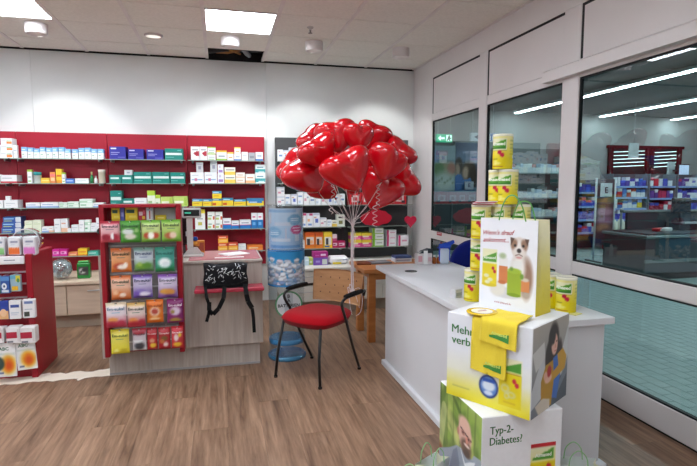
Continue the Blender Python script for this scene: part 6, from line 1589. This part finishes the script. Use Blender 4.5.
# ---- yellow cloths over the box
Mb=Matrix.Translation(BC)@Matrix.Rotation(RB,4,'Z')
def cloth(name,label,s0,s1,back,drop,off,skew,logo_s,logo_z,seed,tw=1.0):
    """lies on the box top, folds over its front edge and hangs down"""
    x0,x1=-hx+2*hx*s0,-hx+2*hx*s1; L=back+drop; nx,ny=20,26; rr=random.Random(seed); ph=rr.random()*6
    def P(u,v,o_):
        d=v*L; x=x0+(x1-x0)*u
        wv=.0022*math.sin(u*9+ph)*min(1,d/L*1.5)+.0015*math.sin(u*17+d*30+ph)
        if d<back:
            y=-hy+(back-d); z=hb+off+o_+.0015*math.sin(u*11+d*60+ph)*.8+.0012
            x=x+skew*(1-d/back)*.6
        else:
            q=d-back; k=min(1,q/.012); y=-hy-off*1.2-.0035*k-o_-.002*k-abs(wv)-.010*(q/drop)**2*.4; z=hb+off*(1-k)-(q-.004*k)*1.0+(.002*(1-k))+o_*(1-k)
            z-=.012*(u-.5)*tw*(q/drop)
        return (x,y,z)
    m=MB(); yc=lin((232,206,66)); th=.003
    m.grid(nx,ny,lambda u,v:P(u,v,th),yc,True); m.grid(nx,ny,lambda u,v:P(u,v,0),yc,True,True)
    for f_ in (lambda s:(s,0),lambda s:(1,s),lambda s:(1-s,1),lambda s:(0,1-s)):
        n_=26; 
        for k in range(n_):
            a=f_(k/n_); b=f_((k+1)/n_); m.face([P(*a,0),P(*b,0),P(*b,th),P(*a,th)],yc,True,True)
    o=m.build(name,M['cloth'],None); o.matrix_world=Mb; tag(o,label,'cloth')
    u0=(logo_s[0]-s0)/(s1-s0); u1=(logo_s[1]-s0)/(s1-s0)
    def T(u,z):
        v=(back+z)/L; q=P(u,v,th); return (q[0],q[1]-.0022,q[2])
    m=MB()
    m.grid(10,3,lambda a,b:T(u0+(u1-u0)*a,logo_z+.030-.030*b*(.25+.75*a)+.006*a),lin((60,140,56)),True)
    uc=(u0+u1)/2
    m.text('Almased',.018,lambda a,b:(lambda q:(q[0],q[1]-.0006,q[2]))(T(uc+a/(x1-x0),logo_z+.018-b*.9)),lin((214,228,120)),width=(u1-u0)*(x1-x0)*.86,bold=.02)
    m.build('printed_logo',M['print'],o)
    return o
cloth('yellow_cloth','yellow cloth hanging longest down the front of the upper display box',.33,.74,.10,.205,.001,.004,(.49,.69),.150,3)
cloth('yellow_cloth','yellow cloth folded over the longer cloth, reaching to the box corner',.45,.86,.13,.085,.0085,-.02,(.56,.78),.030,8,1.2)
p=Mb@Vector((-hx+2*hx*.36,-hy+.042,hb+.0105))
t=thing('coaster','round yellow coaster with a white centre on the yellow cloth','coaster',(p.x,p.y,p.z))
m=MB(); m.lathe([(.0,0),(.056,0),(.058,.003),(.056,.006),(.044,.0065),(.043,.0055),(.0,.0055)],lin((226,190,36)),36); m.build('coaster_rim',M['gloss'],t)
m=MB(); m.lathe([(.0,.0062),(.040,.0062)],lin((232,226,206)),30,caps=False); m.poly([(-.02,-.006),(.022,-.004),(.018,.008),(-.016,.004)],lambda a,b:(a,b,.0068),lin((190,130,120))); m.poly([(-.004,.012),(.024,.01),(.024,.014),(-.004,.016)],lambda a,b:(a,b,.0068),lin((120,120,120))); m.build('label',M['print'],t)

# ================================================================ PAPER CARRIER BAG
RG=R(-62.75); GC=(1.130,1.794,.9045); gx,gy,gh=.124,.058,.362
t=thing('carrier_bag','white and yellow paper carrier bag with a dog picture on the display boxes','bag',GC,RG)
dt=.026   # the bag narrows towards its mouth: half depth at the top
def yb(v,s): return s*(gy+(dt-gy)*v) if s>0 else -gy
th=.0012
m=MB()
yl=lambda v:lin([a+(b-a)*min(1,v*1.25) for a,b in zip((226,204,16),(240,236,196))])
wv=lin((234,234,240))
m.grid(8,10,lambda u,v:(-gx+2*gx*u,-gy,gh*v),wv,False)
m.grid(8,10,lambda u,v:(gx-2*gx*u,gy+(dt-gy)*v,gh*v),lambda u,v:yl(v),False)
for s in (-1,1):
    def side(u,v,s=s):
        y0=-gy; y1=gy+(dt-gy)*v; y=y0+(y1-y0)*u
        inn=.030*max(0,v-.12)*(1-abs(2*u-1))
        return (s*(gx-inn),y,gh*v)
    m.grid(4,12,side,lambda u,v:yl(v),False,s<0)
m.face([(-gx,-gy,0),(-gx,gy,0),(gx,gy,0),(gx,-gy,0)],lin((226,206,30)))
m.grid(6,6,lambda u,v:(-gx+2*gx*u,-gy+th,gh*v),lin((206,206,208)),False,True)
m.build('paper_body',M['card'],t)
cv=Canvas(101,141,(234,235,241))
cv.ell(.50,.20,.27,.06,(206,206,212),.15); cv.ell(.34,.24,.14,.09,(222,218,210),.2)
# tin
cv.rect(.05,.26,.32,.64,(226,206,40)); cv.ell(.185,.26,.135,.02,(214,192,36),.1); cv.rect(.05,.50,.32,.66,(230,228,190)); cv.poly([(.06,.52),(.31,.52),(.31,.63),(.06,.56)],(90,156,54)); cv.ell(.25,.45,.026,.02,(190,36,60),.1); cv.ell(.28,.415,.026,.02,(190,36,60),.1)
for a_,b_ in ((.13,.36),(.2,.32),(.15,.29)): cv.ell(a_,b_,.05,.02,(230,228,190),.3)
# glasses behind
cv.rect(.36,.31,.51,.52,(206,126,76)); cv.rect(.36,.49,.51,.58,(226,226,226)); cv.ell(.42,.60,.06,.03,(170,186,150),.4); cv.ell(.42,.31,.07,.02,(190,110,66),.2)
# sitting dog, white and brindle
cv.ell(.74,.42,.19,.24,(206,196,190),.12); cv.ell(.84,.38,.10,.2,(150,118,100),.3); cv.ell(.84,.21,.06,.035,(176,160,150),.25); cv.ell(.70,.48,.11,.14,(232,228,226),.3)
cv.ell(.70,.70,.135,.115,(214,204,198),.1); cv.ell(.615,.735,.06,.06,(150,116,96),.3); cv.ell(.785,.735,.06,.06,(150,116,96),.3); cv.poly([(.56,.72),(.545,.81),(.62,.80)],(96,72,60)); cv.poly([(.84,.72),(.865,.80),(.79,.80)],(96,72,60)); cv.ell(.70,.655,.10,.065,(222,214,208),.2); cv.ell(.70,.70,.035,.075,(228,222,218),.3); cv.ell(.70,.672,.036,.024,(54,46,46),.25); cv.ell(.63,.725,.02,.014,(30,24,24),.3); cv.ell(.77,.725,.02,.014,(30,24,24),.3); cv.line([(.64,.618),(.70,.634),(.76,.618)],.006,(140,116,110)); cv.ell(.70,.60,.05,.012,(206,150,150),.3)
# smoothies
cv.rect(.51,.19,.75,.44,(150,174,50)); cv.ell(.63,.19,.12,.02,(120,150,30),.1); cv.rect(.51,.44,.75,.56,(222,226,226),.55); cv.ell(.63,.45,.12,.03,(160,186,60),.2); cv.ell(.58,.47,.03,.02,(110,150,60),.5)
cv.rect(.75,.24,.89,.36,(212,136,84)); cv.ell(.82,.37,.06,.02,(206,196,180),.3); cv.ell(.76,.4,.03,.03,(110,150,60),.3)
m=MB(); m.grid(100,140,lambda u,v:(-gx+.001+u*(2*gx-.002),-gy-.0006,.001+v*(gh-.002)),cv.fn(),True); m.build('front_print',M['print'],t)
m=MB(); T=lambda x,z:(x,-gy-.0014,z); rdc=lin((176,36,50))
m.text("Wenn's drauf",.040,lambda x,z:T(-gx+.014+x,gh*.815+z+.05*x),rdc,'L',shear=.35,width=.14,bold=.012); m.text('ankommt...',.040,lambda x,z:T(-gx+.014+x,gh*.735+z+.05*x),rdc,'L',shear=.35,width=.115,bold=.012)
m.text('www.almased.de',.013,lambda x,z:T(-gx*.12+x,gh*.075+z),rdc,width=.075)
m.text('Almased',.018,lambda x,z:T(-gx+.185*2*gx+x,gh*.55+z+.05*x),lin((240,244,230)),width=.055,bold=.02)
m.build('lettering',M['print'],t)
gr=lin((106,170,92))
m=MB(); m.tube(smooth([(-.040,-gy-.001,gh-.006),(-.026,-gy-.002,gh+.05),(-.002,-gy-.004,gh+.086),(.03,-gy-.004,gh+.088),(.058,-gy-.002,gh+.05),(.074,-gy-.001,gh-.006)],6),.0028,gr,6); m.build('handle',M['cloth'],t)
m=MB(); m.tube(smooth([(-.035,dt-.001,gh-.02),(-.018,dt,gh+.04),(.0,dt,gh+.064),(.035,dt,gh+.064),(.052,dt,gh+.04),(.07,dt-.001,gh-.02)],6),.0028,gr,6); m.build('handle',M['cloth'],t)

# ---- small white bags with green handles round the foot of the boxes
def small_bag(x,y,rz,w,d,h,label,hw=.035):
    t=thing('small_paper_bag',label,'bag',(x,y,0),rz)
    m=MB(); c=lin((226,230,226))
    m.grid(1,1,lambda u,v:(-w/2+w*u,-d/2,h*v),c); m.grid(1,1,lambda u,v:(w/2-w*u,d/2-.0*v,h*v),c)
    for s in (-1,1): m.grid(2,2,lambda u,v,s=s:(s*(w/2-.02*v*(1-abs(2*u-1))),-d/2+d*u,h*v),lin((230,228,200)),False,s<0)
    m.face([(-w/2,-d/2,.001),(-w/2,d/2,.001),(w/2,d/2,.001),(w/2,-d/2,.001)],c); m.build('paper_body',M['card'],t)
    for y_ in (-d/2,d/2):
        m=MB(); m.tube(smooth([(-hw,y_,h-.01),(-hw*.8,y_,h+.035),(0,y_,h+.06),(hw*.8,y_,h+.035),(hw,y_,h-.01)],5),.0022,lin((140,186,130)),6); m.build('handle',M['cloth'],t)
small_bag(.64,1.66,R(-28),.20,.07,.315,'white paper bag with green handles on the floor before the man photo')
small_bag(.775,1.76,R(30),.14,.06,.335,'smaller white paper bag with green handles nearer the white desk')
small_bag(1.31,1.62,R(-22),.17,.07,.335,'white paper bag with green handle between the boxes and the desk end')
